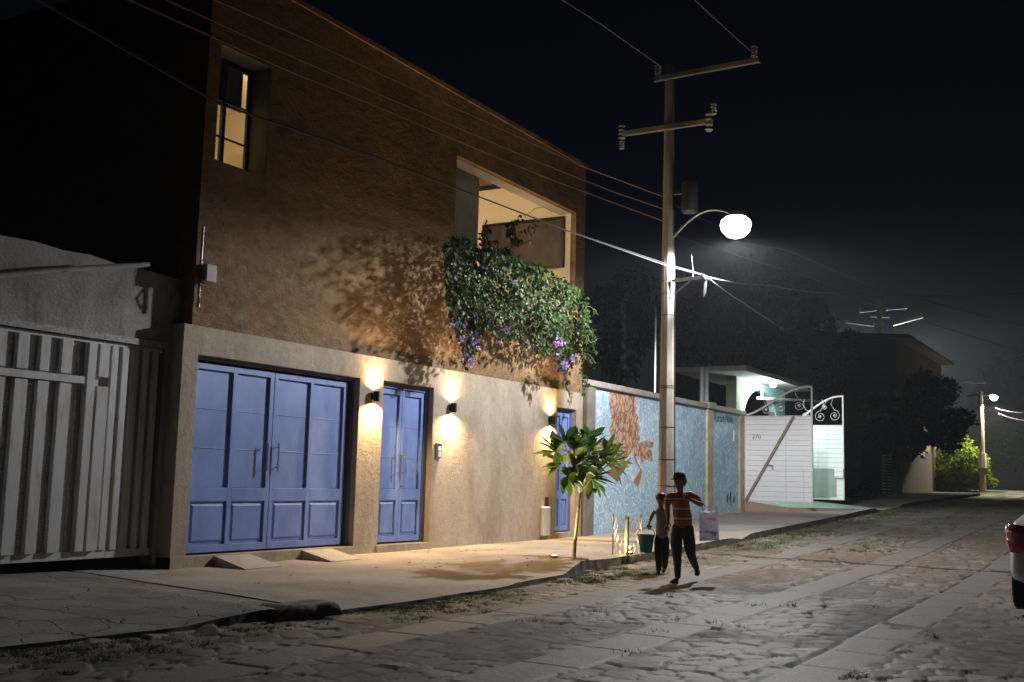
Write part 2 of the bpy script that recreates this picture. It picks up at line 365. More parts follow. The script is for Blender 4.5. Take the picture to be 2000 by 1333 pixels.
cross = np.abs(GX - (20.6 + .08*np.sin(GY*.9)))                         # a narrow hump-and-groove right across the road
Z = np.where(cross < .07, Z.clip(.0, .02) + .022*np.cos(cross/.07*np.pi/2), Z); dark = np.where((cross > .03) & (cross < .1), 1., 0.)
Z += .02*fbm(GX, GY, .6, 21, 2)*np.clip((8-GY), 0, 1)
rv = np.stack([GX.ravel(), GY.ravel(), (zr(GX)+Z).ravel()], 1); ny, nx = GX.shape
ii = np.arange(ny*nx, dtype=np.int32).reshape(ny, nx); rf = np.stack([ii[:-1, :-1].ravel(), ii[:-1, 1:].ravel(), ii[1:, 1:].ravel(), ii[1:, :-1].ravel()], 1)
moss = np.clip(1-np.abs(GY-7.25)/.75, 0, 1)*np.clip(fbm(GX, GY, 1.9, 31, 4)*1.4+.55, 0, 1) + np.clip(fbm(GX, GY, .9, 33, 4)-.55, 0, 1)*.9*(GX > 16)
M_road = mat('cobbled_road', (.2, .18, .15), .75, spec=.3)
n, l, b = nodes(M_road); tc = n.new('ShaderNodeTexCoord').outputs['Object']
def attr(n, nm): a = n.new('ShaderNodeAttribute'); a.attribute_name = nm; return a.outputs['Fac']
a2 = noise(n, l, tc, 9, 7, .7); a3 = noise(n, l, tc, 45, 5, .7)
c = ramp(n, l, attr(n, 'tone'), [(.3, (.125, .095, .075)), (.6, (.21, .17, .14)), (.9, (.32, .27, .225))])
c = mixrgb(n, l, ramp(n, l, a2, [(.4, 0.), (.75, .6)]), c, (.15, .12, .09))
c = mixrgb(n, l, attr(n, 'strip'), c, ramp(n, l, a3, [(.3, (.115, .095, .08)), (.55, (.20, .172, .148)), (.8, (.34, .305, .27))]))
c = mixrgb(n, l, attr(n, 'bury'), c, ramp(n, l, a2, [(.3, (.11, .08, .055)), (.7, (.20, .155, .115))]))
c = mixrgb(n, l, attr(n, 'joint'), c, (.028, .022, .017))
c = mixrgb(n, l, attr(n, 'moss'), c, (.045, .05, .018))
l.new(c, b.inputs['Base Color'])
l.new(ramp(n, l, attr(n, 'bury'), [(0, .66), (1, .95)]), b.inputs['Roughness'])
p = bump(n, l, b, a3, .004); bump(n, l, b, a2, .004, p)
tag(numpy_mesh('road', rv, rf, M_road, attr=dict(tone=col.ravel(), strip=strip.ravel(), bury=bury.ravel(), joint=np.maximum(joint*(1-bury*.75), dark).ravel(), moss=np.clip(moss, 0, 1).ravel())), kind='structure')

# sidewalks: neighbour's stamped concrete, the house's plain concrete, the mural wall's
def walk(name, x0, x1, m, step=.08, yback=11.9, jag=0):
    X = np.arange(x0, x1+1e-6, step); T = np.concatenate([np.linspace(0, .12, 5), np.linspace(.16, 1, 26)])
    XX, TT = np.meshgrid(X, T); EY = edgeY(XX) + .018*fbm(XX, XX*0, 2.2, 4, 4)+ jag*fbm(XX, XX*0, 5, 9, 3); YY = EY + (yback-EY)*TT
    ZZ = side_z(XX, YY) + .010*fbm(XX, YY, 1.2, 12, 3)*np.clip(TT*6, .3, 1) - .008*np.exp(-(TT/.008)**2)
    top = np.stack([XX.ravel(), YY.ravel(), ZZ.ravel()], 1); nx = len(X); r_ = len(T); ii = np.arange(r_*nx).reshape(r_, nx)
    f = np.stack([ii[:-1, :-1].ravel(), ii[:-1, 1:].ravel(), ii[1:, 1:].ravel(), ii[1:, :-1].ravel()], 1)
    # kerb face below the front edge, rough, mottled and darker brown than the walk
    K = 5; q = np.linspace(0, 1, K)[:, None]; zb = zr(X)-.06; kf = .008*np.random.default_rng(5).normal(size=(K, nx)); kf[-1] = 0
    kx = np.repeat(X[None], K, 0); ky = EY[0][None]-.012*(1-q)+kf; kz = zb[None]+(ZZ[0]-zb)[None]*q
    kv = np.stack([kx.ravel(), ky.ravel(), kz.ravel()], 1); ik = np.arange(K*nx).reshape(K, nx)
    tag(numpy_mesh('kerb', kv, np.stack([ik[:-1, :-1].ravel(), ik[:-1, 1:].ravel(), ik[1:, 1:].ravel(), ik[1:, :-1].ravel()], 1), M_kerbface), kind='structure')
    return tag(numpy_mesh(name, top, f, m), kind='structure')
walk('neighbour_sidewalk', -6, 9.2, M_stamp, jag=.02)
walk('sidewalk', 9.28, 24.0, M_conc, jag=.008)
walk('mural_sidewalk', 24.0, 62, M_conc, .16, yback=11.6)
# broken lump of kerb where the neighbour's paving ends
Xl = np.linspace(8.5, 9.42, 30); Tl = np.linspace(0, 1, 12); XX, TT = np.meshgrid(Xl, Tl)
ends = np.clip((XX-8.5)/.3, 0, 1)**.6*np.clip((9.42-XX)/.05, 0, 1)**.5*np.where(TT > .96, 0, 1)
e_ = edgeY(XX)-.10+.05*fbm(XX, TT*.4, 5, 41, 3); YY = e_ + .45*np.clip((TT-.25)/.75, 0, 1) + .02*fbm(XX, TT, 14, 44, 2)
ZZ = np.where(TT < .3, -.05+(.20)*(TT/.3)**.7, .15+.015*fbm(XX, YY, 6, 43, 3)) * ends + (1-ends)*(-.05)
iL = np.arange(XX.size).reshape(XX.shape); fL = np.stack([iL[:-1, :-1].ravel(), iL[:-1, 1:].ravel(), iL[1:, 1:].ravel(), iL[1:, :-1].ravel()], 1)
o = numpy_mesh('kerb_block', np.stack([XX.ravel(), YY.ravel(), ZZ.ravel()], 1), fL, M_kerbdark, smooth=False)
tag(o, 'broken dark mossy kerb block at the end of the cracked paving', 'kerb block')
# crossing the far end: a side street
cs = np.array([(76, -200, 1.475), (84, -200, 1.53), (84, 60, 1.53), (76, 60, 1.475)])
M_far = mat('far_street_dust', (.34, .27, .18), .9, var=(2, (.25, .2, .13), .4, .7))
tag(numpy_mesh('cross_street', np.concatenate([np.stack([np.full(40, x), np.linspace(-60, 40, 40), np.full(40, float(zr(x))+.02)], 1) for x in np.linspace(79, 87, 6)]),
    np.array([(a*40+i, (a+1)*40+i, (a+1)*40+i+1, a*40+i+1) for a in range(5) for i in range(39)]), M_far), kind='structure')

# grass and weeds between the stones: uncountable
def blades(spots, h, nper, spread, name, label):
    P = []
    for x, y, k in spots:
        a = rng.uniform(0, 6.28, nper); r_ = np.abs(rng.normal(0, spread*k, nper)); P.append(np.stack([x+r_*np.cos(a)*1.7, y+r_*np.sin(a)], 1))
    P = np.concatenate(P); P = P[P[:, 1] < edgeY(P[:, 0])-.03] if 'kerb' in name or True else P
    N = len(P); z = zr(P[:, 0])-.005; a = rng.uniform(0, 6.28, N); hh = h*rng.uniform(.5, 1.4, N); ln = rng.normal(0, .6, (N, 2))*hh[:, None]
    w_ = .004 + .003*rng.random(N); c_, s_ = np.cos(a)*w_, np.sin(a)*w_
    v = np.stack([np.stack([P[:, 0]-c_, P[:, 1]-s_, z], 1), np.stack([P[:, 0]+c_, P[:, 1]+s_, z], 1), np.stack([P[:, 0]+ln[:, 0], P[:, 1]+ln[:, 1], z+hh], 1)], 1).reshape(-1, 3)
    f = np.arange(3*N).reshape(-1, 3)
    o = numpy_mesh(name, v, f, M_grass, attr=dict(tone=np.repeat(rng.random(N), 3)))
    return tag(o, label, 'grass', kind='stuff')
sp = []
for x in np.arange(4.5, 20, .16):
    m_ = max(0, 1.0+.8*math.sin(x*1.3)+.5*math.sin(x*3.1+1))
    for _ in range(int(m_*4)): sp.append((x+random.uniform(-.1, .1), float(edgeY(x))-abs(random.gauss(.12, .38)), 1))
blades(sp, .024, 60, .07, 'grass', 'low green grass and moss growing between stones along the kerb')
sp = [(random.uniform(22, 44), 8-abs(random.gauss(.1, .6)), 1.2) for _ in range(260)] + [(random.uniform(20, 50), random.uniform(4.7, 5.9), 1) for _ in range(90)] + [(random.uniform(9, 20), random.uniform(-.5, 5.8), .8) for _ in range(26)]
blades(sp, .05, 30, .09, 'weeds', 'scattered weeds growing between the far road stones')

# ================================================================== HOUSE
def wall_open(mb, x0, x1, z0, z1, yf, yb, ops, sx=.0):
    """wall with rectangular openings (x0,x1,z0,z1); front, back, reveals and ends, no inner faces"""
    xs = sorted({x0, x1, *[o[0] for o in ops], *[o[1] for o in ops]}); zs = sorted({z0, z1, *[o[2] for o in ops], *[o[3] for o in ops]})
    solid = lambda a, c: not any(o[0]-1e-6 < a < o[1]+1e-6 and o[2]-1e-6 < c < o[3]+1e-6 for o in ops) and x0 < a < x1 and z0 < c < z1
    for i in range(len(xs)-1):
        for j in range(len(zs)-1):
            a, b_, c, d = xs[i], xs[i+1], zs[j], zs[j+1]
            if not solid((a+b_)/2, (c+d)/2): continue
            for y in (yf, yb): mb.add([(a, y, c), (b_, y, c), (b_, y, d), (a, y, d)], [(0, 1, 2, 3)])
            for (ex, ez, q) in ((a-1e-4, (c+d)/2, [(a, yf, c), (a, yb, c), (a, yb, d), (a, yf, d)]), (b_+1e-4, (c+d)/2, [(b_, yf, c), (b_, yb, c), (b_, yb, d), (b_, yf, d)]),
                                ((a+b_)/2, c-1e-4, [(a, yf, c), (b_, yf, c), (b_, yb, c), (a, yb, c)]), ((a+b_)/2, d+1e-4, [(a, yf, d), (b_, yf, d), (b_, yb, d), (a, yb, d)])):
                e1 = next((k for k in range(len(xs)-1) if xs[k] < ex < xs[k+1]), None); e2 = next((k for k in range(len(zs)-1) if zs[k] < ez < zs[k+1]), None)
                if e1 is None or e2 is None or not solid((xs[e1]+xs[e1+1])/2, (zs[e2]+zs[e2+1])/2): mb.add(q, [(0, 1, 2, 3)])
    return mb
YF = 11.32
DD = (10.78, 14.36, .34, 3.08); SD = (15.0, 16.52, .33, 3.10); TD = (21.30, 22.24, .35, 3.08)
NICHE = (20.83, 21.04, .78, 1.12)
WIN = (10.88, 11.93, 5.86, 7.58); LOG = (17.06, 22.10, 5.15, 7.62)
house = thing('house', (10.5, YF, .2), 'two storey house, brown stucco above pale cement with three blue doors', 'house')
mb = MB(); wall_open(mb, 10.50, 22.56, .12, 3.47, YF, YF+.32, [DD, SD, TD, NICHE])
mb.box(20.80, 21.07, YF+.325, YF+.34, .7, 1.2)
lower = mb.build('ground_floor_wall', M_low, house)
mb = MB(); wall_open(mb, 10.66, 22.56, 3.473, 8.78, YF+.03, YF+.45, [WIN, LOG])
mb.add([(10.66, YF+.45, .2), (10.66, 24, .2), (10.66, 24, 8.78), (10.66, YF+.45, 8.78)], [(0, 1, 2, 3)])
mb.add([(22.56, YF+.32, .2), (22.56, 24, .2), (22.56, 24, 8.78), (22.56, YF+.32, 8.78)], [(0, 1, 2, 3)])
mb.add([(10.66, 24, .2), (22.56, 24, .2), (22.56, 24, 8.78), (10.66, 24, 8.78)], [(0, 1, 2, 3)])
mb.build('upper_wall', M_up, house)
mb = MB(); mb.box(10.60, 22.62, YF-.01, YF+.50, 8.783, 8.87); mb.box(10.69, 22.5, YF+.51, 23.9, 8.5, 8.6)
mb.build('roof', M_up, house)
# bottom coat of the shadowed plinth / thresholds
mb = MB()
for q in ((10.50, 14.40, YF-.012, .335), (14.96, 16.56, YF-.03, .325), (21.28, 22.28, YF-.012, .345)):
    mb = MB(); mb.box(q[0], q[1], q[2], YF+.26, .12, q[3]); mb.build('threshold', M_low, house)


def door_leaf(parent, x0, x1, z0, z1, cols, y, lock=(1.07, 1.26), seams=2, stile=.085):
    """painted steel leaf: frame proud of sheet panels, raised lower panels"""
    mb = MB(); w_ = (x1-x0-stile*(cols+1))/cols
    for i in range(cols+1): mb.box(x0+i*(w_+stile), x0+i*(w_+stile)+stile, y, y+.045, z0, z1)
    for i in range(cols):
        a = x0+stile+i*(w_+stile)
        mb.box(a, a+w_, y+.0005, y+.045, z0+.0, z0+.10); mb.box(a, a+w_, y+.0005, y+.045, *lock); mb.box(a, a+w_, y+.0005, y+.045, z1-.085, z1-.0005)
        n_ = seams+1; h = (z1-.085-lock[1])/n_
        for k in range(n_):
            mb.box(a, a+w_, y+.034, y+.05, lock[1]+k*h+.003, lock[1]+(k+1)*h-.003)
        for k in range(1, n_): mb.box(a, a+w_, y+.028, y+.034, lock[1]+k*h-.006, lock[1]+k*h+.006)
        mb.box(a, a+w_, y+.036, y+.05, z0+.10, lock[0])
        mb.panel(a+.03, a+w_-.03, z0+.13, lock[0]-.03, y+.0358, y+.012, .035)
    return mb.build('door_leaf', M_blue, parent, bevel=.004)
def pull(parent, x, z, y, h=.42):
    mb = MB(); mb.tube([(x, y-.055, z-h/2), (x, y-.055, z+h/2)], .011, 8)
    for q in (z-h/2+.06, z+h/2-.06): mb.tube([(x, y-.055, q), (x, y+.002, q)], .008, 6)
    return mb.build('handle', M_steel, parent, smooth=True)
def door(loc, leaves, frame, label, y, hz=1.55, **k):
    d = thing('door', loc, label, 'door'); d.parent = house; d.location = Vector(loc)-parent_loc(house); del d['category']
    d['label'] = label
    x0, x1, z0, z1, t = frame; mb = MB()
    mb.box(x0, x0+t, y-.02, y+.09, z0, z1); mb.box(x1-t, x1, y-.02, y+.09, z0, z1); mb.box(x0+t, x1-t, y-.019, y+.09, z1-t, z1-.001)
    mb.build('door_frame', M_bluedk, d, bevel=.004)
    mb = MB(); mb.box(x0+.01, x1-.01, y+.1, y+.12, z0, z1-.01); mb.build('back_panel', M_dark, d)
    return d
yD = YF+.13
d1 = door((12.57, YF, .34), None, (10.785, 14.355, .345, 3.075, .05), 'wide blue double door of tall sheet panels', yD)
xm = 12.47
door_leaf(d1, 10.84, xm-.006, .37, 2.99, 2, yD); door_leaf(d1, xm+.006, 14.20, .37, 2.99, 2, yD)
pull(d1, xm-.13, 1.72, yD); pull(d1, xm+.10, 1.72, yD)
d2 = door((15.76, YF, .33), None, (15.005, 16.515, .335, 3.095, .10), 'narrow two leaf blue front door beside the intercom', yD)
xm2 = 15.74
door_leaf(d2, 15.11, xm2-.004, .36, 2.98, 1, yD, stile=.075); door_leaf(d2, xm2+.004, 16.40, .36, 2.98, 1, yD, stile=.075)
pull(d2, xm2-.09, 1.7, yD); pull(d2, xm2+.09, 1.7, yD)
mb = MB(); mb.lathe((0, 0, 0), [(.028, 0), (.028, .02), (.018, .03)], 12)
k = MB(); k.v = [(xm2+.07+x, yD-z, 1.33+y) for x, y, z in mb.v]; k.f = mb.f; k.build('lock', M_steel, d2)
d3 = door((21.77, YF, .35), None, (21.305, 22.235, .355, 3.075, .07), 'slim blue side door half hidden by the small tree', yD)
door_leaf(d3, 21.38, 21.765, .38, 2.98, 1, yD, stile=.06); door_leaf(d3, 21.775, 22.16, .38, 2.98, 1, yD, stile=.06)

# upstairs window: pale reveal, blue frame, grey blind, lit room behind
wi = bpy.data.objects.new('window', None); C.objects.link(wi); wi.parent = house; wi.location = Vector((11.4, YF+.03, 5.86))-parent_loc(house)
mb = MB(); x0, x1, z0, z1 = WIN
mb.box(x0+.002, x0+.012, YF+.035, YF+.46, z0+.012, z1-.012); mb.box(x1-.012, x1-.002, YF+.035, YF+.46, z0+.012, z1-.012)
mb.box(x0+.002, x1-.002, YF+.035, YF+.46, z1-.012, z1-.002); mb.box(x0+.002, x1-.002, YF+.036, YF+.46, z0+.002, z0+.012)
mb.build('reveal', mat('grey_reveal', (.24, .22, .19), .9, var=(4, (.2, .18, .15), .4, .7)), wi)
M_navy = mat('navy_frame', (.04, .06, .2), .45)
yw = YF+.40; MU = at(431, 270, Y=yw).x; mb = MB(); a, b_, c, d = x0+.014, x1-.014, z0+.014, z1-.014
mb.box(a, a+.06, yw, yw+.05, c, d); mb.box(b_-.06, b_, yw, yw+.05, c, d); mb.box(a+.06, b_-.06, yw, yw+.05, c, c+.06); mb.box(a+.06, b_-.06, yw, yw+.05, d-.08, d)
mb.box(MU, MU+.07, yw-.01, yw+.045, c+.06, d-.08)
for q in (6.38, 6.93): mb.box(a+.06, MU-.001, yw+.01, yw+.04, q-.014, q+.014); mb.box(MU+.071, b_-.06, yw+.01, yw+.04, q-.014, q+.014)
mb.build('window_frame', M_navy, wi, bevel=.003)
mb = MB(); mb.box(MU+.01, MU+.04, yw-.03, yw-.012, 6.5, 6.66); mb.build('window_handle', M_black, wi)
M_glass = mat('window_glass', (.9, .9, .9), .03, trans=1, spec=.3)
M_blind = mat('grey_blind', (.16, .15, .14), .9)
mb = MB(); mb.box(a-.1, b_-.10, yw+.10, yw+.11, 6.90, d); mb.build('blind', M_blind, wi)
# the lit room
M_room = mat('room_plaster', (.82, .74, .58), .9, var=(1.2, (.78, .70, .54), .4, .7))
def room(name, x0, x1, y0, y1, z0, z1):
    mb = MB()
    q = [(x0,y0,z0),(x1,y0,z0),(x1,y1,z0),(x0,y1,z0),(x0,y0,z1),(x1,y0,z1),(x1,y1,z1),(x0,y1,z1)]
    mb.add(q, [(0,1,2,3),(4,5,6,7),(1,2,6,5),(2,3,7,6),(3,0,4,7)])
    return mb.build(name, M_room, house)
room('bedroom', 10.70, 14.6, YF+.455, 15.2, 5.3, 8.2)
mb = MB(); mb.box(14.2, 14.26, 13.4, 13.9, 7.0, 7.4); mb.build('wall_shelf', M_dark, house)
pb = MB(); pb.lathe((13.5, 12.25, 7.78), [(.03, .3), (.13, .1), (.16, 0), (.02, -.03)], 14)
M_lampw = mat('lit_lamp_shade', (.9, .8, .6), .6, emit=(1, .72, .38), strength=6)
tag(pb.build('pendant_lamp', M_lampw), 'warm lamp lit inside the upstairs bedroom', 'lamp')
light('bedroom_light', 'POINT', (13.5, 12.25, 7.45), 60, (1, .78, .48), .1)

# loggia: pale wall facing the street, lit room wall beyond, framed dark picture and a beam
mb = MB(); x0, x1, z0, z1 = LOG
mb.box(x0+.002, x0+.015, YF+.035, YF+.70, z0, z1-.002); mb.box(x0+.015, x1-.002, YF+.035, YF+.46, z0-.0, z0+.02)
mb.build('loggia_reveal', M_reveal, house)
mb = MB(); Yg = YF+.72; xe = at(935, 400, Y=Yg).x
mb.box(x0-.6, xe, Yg, Yg+.14, 4.6, 8.72); mb.build('loggia_wall', M_reveal, house)
mb = MB(); q0, q1, q2, q3, z0_, z1_ = 16.5, 22.098, YF+.46, 16.5, 4.6, 8.74
mb.add([(q1,q2,z0_),(q1,q3,z0_),(q1,q3,z1_),(q1,q2,z1_)], [(0,1,2,3)]); mb.add([(q0,q2,z0_),(q1,q2,z0_),(q1,q3,z0_),(q0,q3,z0_)], [(0,1,2,3)])
mb.add([(q0,q2,z1_),(q1,q2,z1_),(q1,q3,z1_),(q0,q3,z1_)], [(0,1,2,3)]); mb.add([(q0,q3,z0_),(q1,q3,z0_),(q1,q3,z1_),(q0,q3,z1_)], [(0,1,2,3)]); mb.add([(q0,q2,z0_),(q0,q3,z0_),(q0,q3,z1_),(q0,q2,z1_)], [(0,1,2,3)])
mb.box(22.075, 22.094, YF+.15, YF+.459, 5.2, 7.60); mb.box(17.2, 22.07, YF+.15, YF+.459, 7.60, 7.612); mb.build('loggia_room', M_room, house)
mb = MB(); zb = at(965, 362, X=22.04)
mb.box(21.96, 22.09, zb.y-.55, zb.y+1.8, zb.z-.09, zb.z+.09); mb.build('ceiling_beam', M_dark, house)
pt, pb_ = at(943, 441, X=22.04), at(1104, 425, X=22.04); pc = at(1104, 522, X=22.04)
Mpic = mat('dark_picture', (.07, .055, .042), .5, var=(2.4, (.02, .018, .016), .40, .6), stretch=(1, 1, .6))
pic = thing('picture', (22.08, (pt.y+pb_.y)/2, pc.z), 'large dark framed picture on the lit loggia wall', 'picture')
mb = MB(); ya, yb2, za, zb2 = pb_.y+.02, pt.y, pc.z, pb_.z+.03
mb.box(22.04, 22.075, ya+.06, yb2-.06, za+.06, zb2-.06); mb.build('canvas', Mpic, pic)
mb = MB(); mb.box(22.01, 22.08, ya, ya+.07, za, zb2); mb.box(22.01, 22.08, yb2-.05, yb2, za, zb2); mb.box(22.01, 22.08, ya+.07, yb2-.05, za, za+.06); mb.box(22.01, 22.08, ya+.07, yb2-.05, zb2-.05, zb2)
mb.build('picture_frame', M_black, pic)
pl = thing('wall_lamp', (19.2, 13.6, 7.6), 'warm lamp lit inside the loggia room', 'lamp')
mb = MB(); mb.lathe((18.6, 13.4, 7.5), [(.02, .5), (.02, .2), (.10, .15), (.15, 0), (.02, -.02)], 14); mb.v = [(x-.9, y-.7, z) for x, y, z in mb.v]; mb.build('lamp_shade', M_lampw, pl)
light('loggia_light', 'POINT', (17.7, 12.7, 7.1), 210, (1, .78, .48), .12)
# bracket arm (pale pipe lamp arm) in the loggia
mb = MB(); p0, p1 = at(1000, 488, Y=YF+.3), at(1036, 470, Y=YF+.25)
mb.tube([p0, p1, p1+Vector((0, 0, -.12))], .02, 6); tag(mb.build('garden_tap', M_reveal, None, smooth=True), 'pale bent pipe sticking up behind the flowering vine', 'pipe')

# sconces
def sconce(x, z, label):
    s = thing('wall_sconce', (x, YF, z), label, 'wall lamp', 'up and down sconces on the house front')
    mb = MB(); mb.box(x-.045, x+.045, YF-.015, YF-.001, z-.05, z+.05); mb.build('mount', M_black, s)
    mb = MB(); y = YF-.075
    mb.lathe((x, y, z-.085), [(.045, 0), (.055, .0), (.055, .17), (.045, .17), (.042, .12), (.042, .05)], 20)
    mb.build('body', M_black, s, smooth=True)
    for sg, nm in ((1, 'up'), (-1, 'down')):
        mb = MB(); mb.lathe((x, y, z+sg*.080-.003), [(.040, 0), (.040, .006)], 16)
        mb.build('lens', M_lens, s)
        aim(light('sconce_'+nm, 'SPOT', (x, y, z+sg*.092), 150, (1, .68, .33), .03, spot_size=R(100), spot_blend=.75), (0, .10, sg))
        aim(light('sconce_wide_'+nm, 'SPOT', (x, y-.01, z+sg*.096), 72 if sg > 0 else 330, WARM, .03, spot_size=R(165), spot_blend=.6), (0, -.12, sg))
    return s
M_lens = mat('lit_lens', (1, .9, .7), .3, emit=(1, .82, .5), strength=22)
sconce(14.72, 2.80, 'lit black sconce between the wide and the narrow blue doors')
sconce(17.08, 2.77, 'lit black sconce right of the narrow blue door, above the intercom')
sconce(20.97, 2.76, 'lit black sconce beside the slim blue door, above the tree')

# intercom, meter box
ic = thing('intercom', (16.78, YF, 1.9), 'small silver door intercom with blue glow and hood', 'intercom')
p = at(855, 882, Y=YF); x, z = p.x, p.z
mb = MB(); mb.box(x-.07, x+.07, YF-.04, YF-.001, z-.13, z+.13); mb.box(x-.085, x+.085, YF-.07, YF-.001, z+.131, z+.145); mb.build('housing', M_steel, ic, bevel=.004)
mb = MB(); mb.box(x-.035, x+.035, YF-.046, YF-.041, z+.02, z+.09); mb.build('display', mat('blue_display', (.3, .4, .9), .3, emit=(.4, .5, 1), strength=2.2), ic)
mb = MB(); mb.box(x-.045, x+.045, YF-.045, YF-.041, z-.10, z+.0); mb.build('keypad', M_plastic, ic)
bx = thing('meter_box', (20.6, YF, .5), 'white rounded meter cover beside an open wall niche', 'meter box')
p, q = at(1055, 990, Y=YF), at(1068, 1046, Y=YF)
mb = MB(); mb.box(p.x, q.x, YF-.09, YF-.002, q.z, p.z); mb.build('cover', M_plastic, bx, bevel=.03)
mb = MB(); mb.box(NICHE[0]+.03, NICHE[0]+.12, YF+.08, YF+.30, NICHE[2]+.004, NICHE[2]+.2); mb.tube([(NICHE[0]+.15, YF+.15, NICHE[2]+.003), (NICHE[0]+.15, YF+.15, NICHE[3]-.003)], .015, 8)
mb.build('meter', M_dark, bx)

# concrete ramps to the wide door
def ramp_(xa, xb, label):
    o = MB(); y0, y1 = 10.72, YF-.014
    zt = .33; A = [float(side_z(x, y0))-.02 for x in (xa, xb)]
    o.add([(xa, y1, zt), (xb, y1, zt), (xb+.02, y0, A[1]+.03), (xa+.0, y0, A[0]+.03), (xa, y1, .1), (xb, y1, .1), (xb+.02, y0, A[1]-.1), (xa+.0, y0, A[0]-.1)],
          [(0,1,2,3),(4,7,6,5),(0,4,5,1),(1,5,6,2),(2,6,7,3),(3,7,4,0)])
    ob = o.build('ramp', mat_ramp, None, bevel=.006); return tag(ob, label, 'ramp', 'wedge ramps to the wide door')
mat_ramp = mat('pale_ramp_concrete', (.42, .39, .35), .85, var=(6, (.33, .3, .27), .4, .7), bump=(30, .006))
ramp_(11.28, 11.98, 'pale concrete wedge ramp under the left leaf of the wide blue door')
ramp_(13.10, 13.80, 'pale concrete wedge ramp under the right leaf of the wide blue door')

# meter pipe and bracket on the left corner of the house
mp = thing('service_pipe', (10.72, YF, 3.6), 'thin steel service pipe with a grey junction box at the house corner', 'pipe')
p0, p1 = at(393, 470, Y=YF-.03), at(387, 600, Y=YF-.03)
mb = MB(); mb.tube([p0+Vector((.02, 0, .2)), p1], .018, 8); mb.build('pipe', M_steel, mp, smooth=True)
p = at(404, 535, Y=YF-.03); mb = MB(); mb.box(p.x-.09, p.x+.1, YF-.12, YF+.028, p.z-.12, p.z+.12); mb.build('junction_box', mat('grey_box', (.4, .42, .38), .5), mp, bevel=.01)
mb = MB(); mb.tube([p+Vector((-.1, .0, -.1)), p+Vector((-.16, -.04, -.3)), p1+Vector((.0, -.02, .05))], .01, 6); mb.build('cable', M_wireb, mp)

# ================================================================== NEIGHBOUR ON THE LEFT
YN = 11.57
nb = thing('garage_wall', (5, YN, .25), 'weathered white wall with an uneven top around the ribbed gate', 'wall')
top = [(-8, 4.14), (4, 4.16), (6.5, 4.14), (7.8, 4.16), (8.3, 4.18), (8.7, 4.15), (9.1, 4.17), (9.5, 4.13), (9.9, 4.14), (10.2, 4.12), (10.64, 4.10)]
mb = MB(); mb.prism([(-8, 3.2), (10.64, 3.2)] + [(x, z) for x, z in top[::-1]], YN, YN+.25)
mb.box(10.42, 10.64, YN, YN+.25, .1, 3.199); mb.box(-8, 2.5, YN, YN+.25, .1, 3.199); mb.build('masonry', M_nbwall, nb)
mb = MB(); mb.box(2.5, 10.43, YN-.02, YN+.08, 3.12, 3.20); mb.build('lintel_rail', M_gaterust, nb)
gt = thing('ribbed_gate', (6.5, YN, .35), 'large gray white steel gate of vertical channels in the weathered wall', 'gate')
y = YN+.03; mb = MB(); rb = MB()
z0, z1 = .36, 3.11; zrail = 2.62
x = 10.40; i = 0
mb.box(2.5, 10.40, y+.0, y+.05, z0, z0+.10); mb.box(2.5, 10.40, y, y+.05, z1-.05, z1)
# fixed ribbed panel on the right
xx = 9.56
while xx < 10.36:
    mb.box(xx, xx+.10, y-.02, y+.045, z0+.101, z1-.051); mb.box(xx+.10, xx+.165, y+.035, y+.045, z0+.101, z1-.051); xx += .165
# channels of the swinging leaf, with a cross rail
xs_ = [9.42, 9.19, 8.86, 8.55, 8.25, 7.96, 7.66, 7.36, 7.05, 6.75, 6.4, 6.0, 5.6, 5.2, 4.8, 4.3, 3.8, 3.3, 2.9]
mb.box(2.5, 9.55, y+.04, y+.05, z0+.101, z1-.051)
for k, xc in enumerate(xs_):
    wd = .15 if k % 2 else .17
    if k == 1: mb.box(xc-.02, xc+.10, y-.06, y+.038, z0+.102, z1-.0515)
    else:
        mb.box(xc-wd/2, xc+wd/2, y-.055, y+.038, z0+.102, zrail-.1)
        mb.box(xc-wd/2+.01, xc+wd/2-.01, y-.05, y+.038, zrail+.02, z1-.052)
    rb.tube([(xc-wd/2-.035, y-.015, z0+.12), (xc-wd/2-.035, y-.015, z1-.06)], .0, 6, False) if False else None
    for j in range(int((z1-z0-.2)/.045)):
        zz = z0+.13+j*.045
        if abs(zz-zrail+.04) < .08: continue
        rb.lathe((xc-wd/2-.03, y+.018, zz), [(.011, 0), (.017, .012), (.017, .024), (.011, .036)], 5)
mb.box(2.5, 9.12, y-.075, y+.036, zrail-.09, zrail)
mb.build('panel', M_gate, gt, bevel=.003); rb.build('rebar', M_gaterust, gt)
mb = MB(); mb.lathe((7.99, y-.03, 1.55), [(.02, 0), (.03, .02), (.03, .08), (.02, .1)], 8); mb.build('latch', M_black, gt)
p0, p1 = at(-30, 541, Y=YN-.12), at(290, 517, Y=YN-.35)
mb = MB(); mb.tube([p0, (p0+p1)/2+Vector((0, 0, .015)), p1], .035, 10); tag(mb.build('steel_pipe', M_gate, None, smooth=True), 'long gray pipe fixed across the weathered wall above the gate', 'pipe')
mb = MB()
for xx in (-2, 1.5, 5): mb.box(xx, xx+3.6, 14, 22, 3.2, 3.8)
M_nbroof = mat('dark_roof', (.05, .045, .04), .9)
mb = MB(); mb.box(-8, 10.3, YN+.3, 20, 2.9, 3.05); tag(mb.build('garage_roof', M_nbroof), 'dark flat garage roof behind the weathered wall', 'roof')

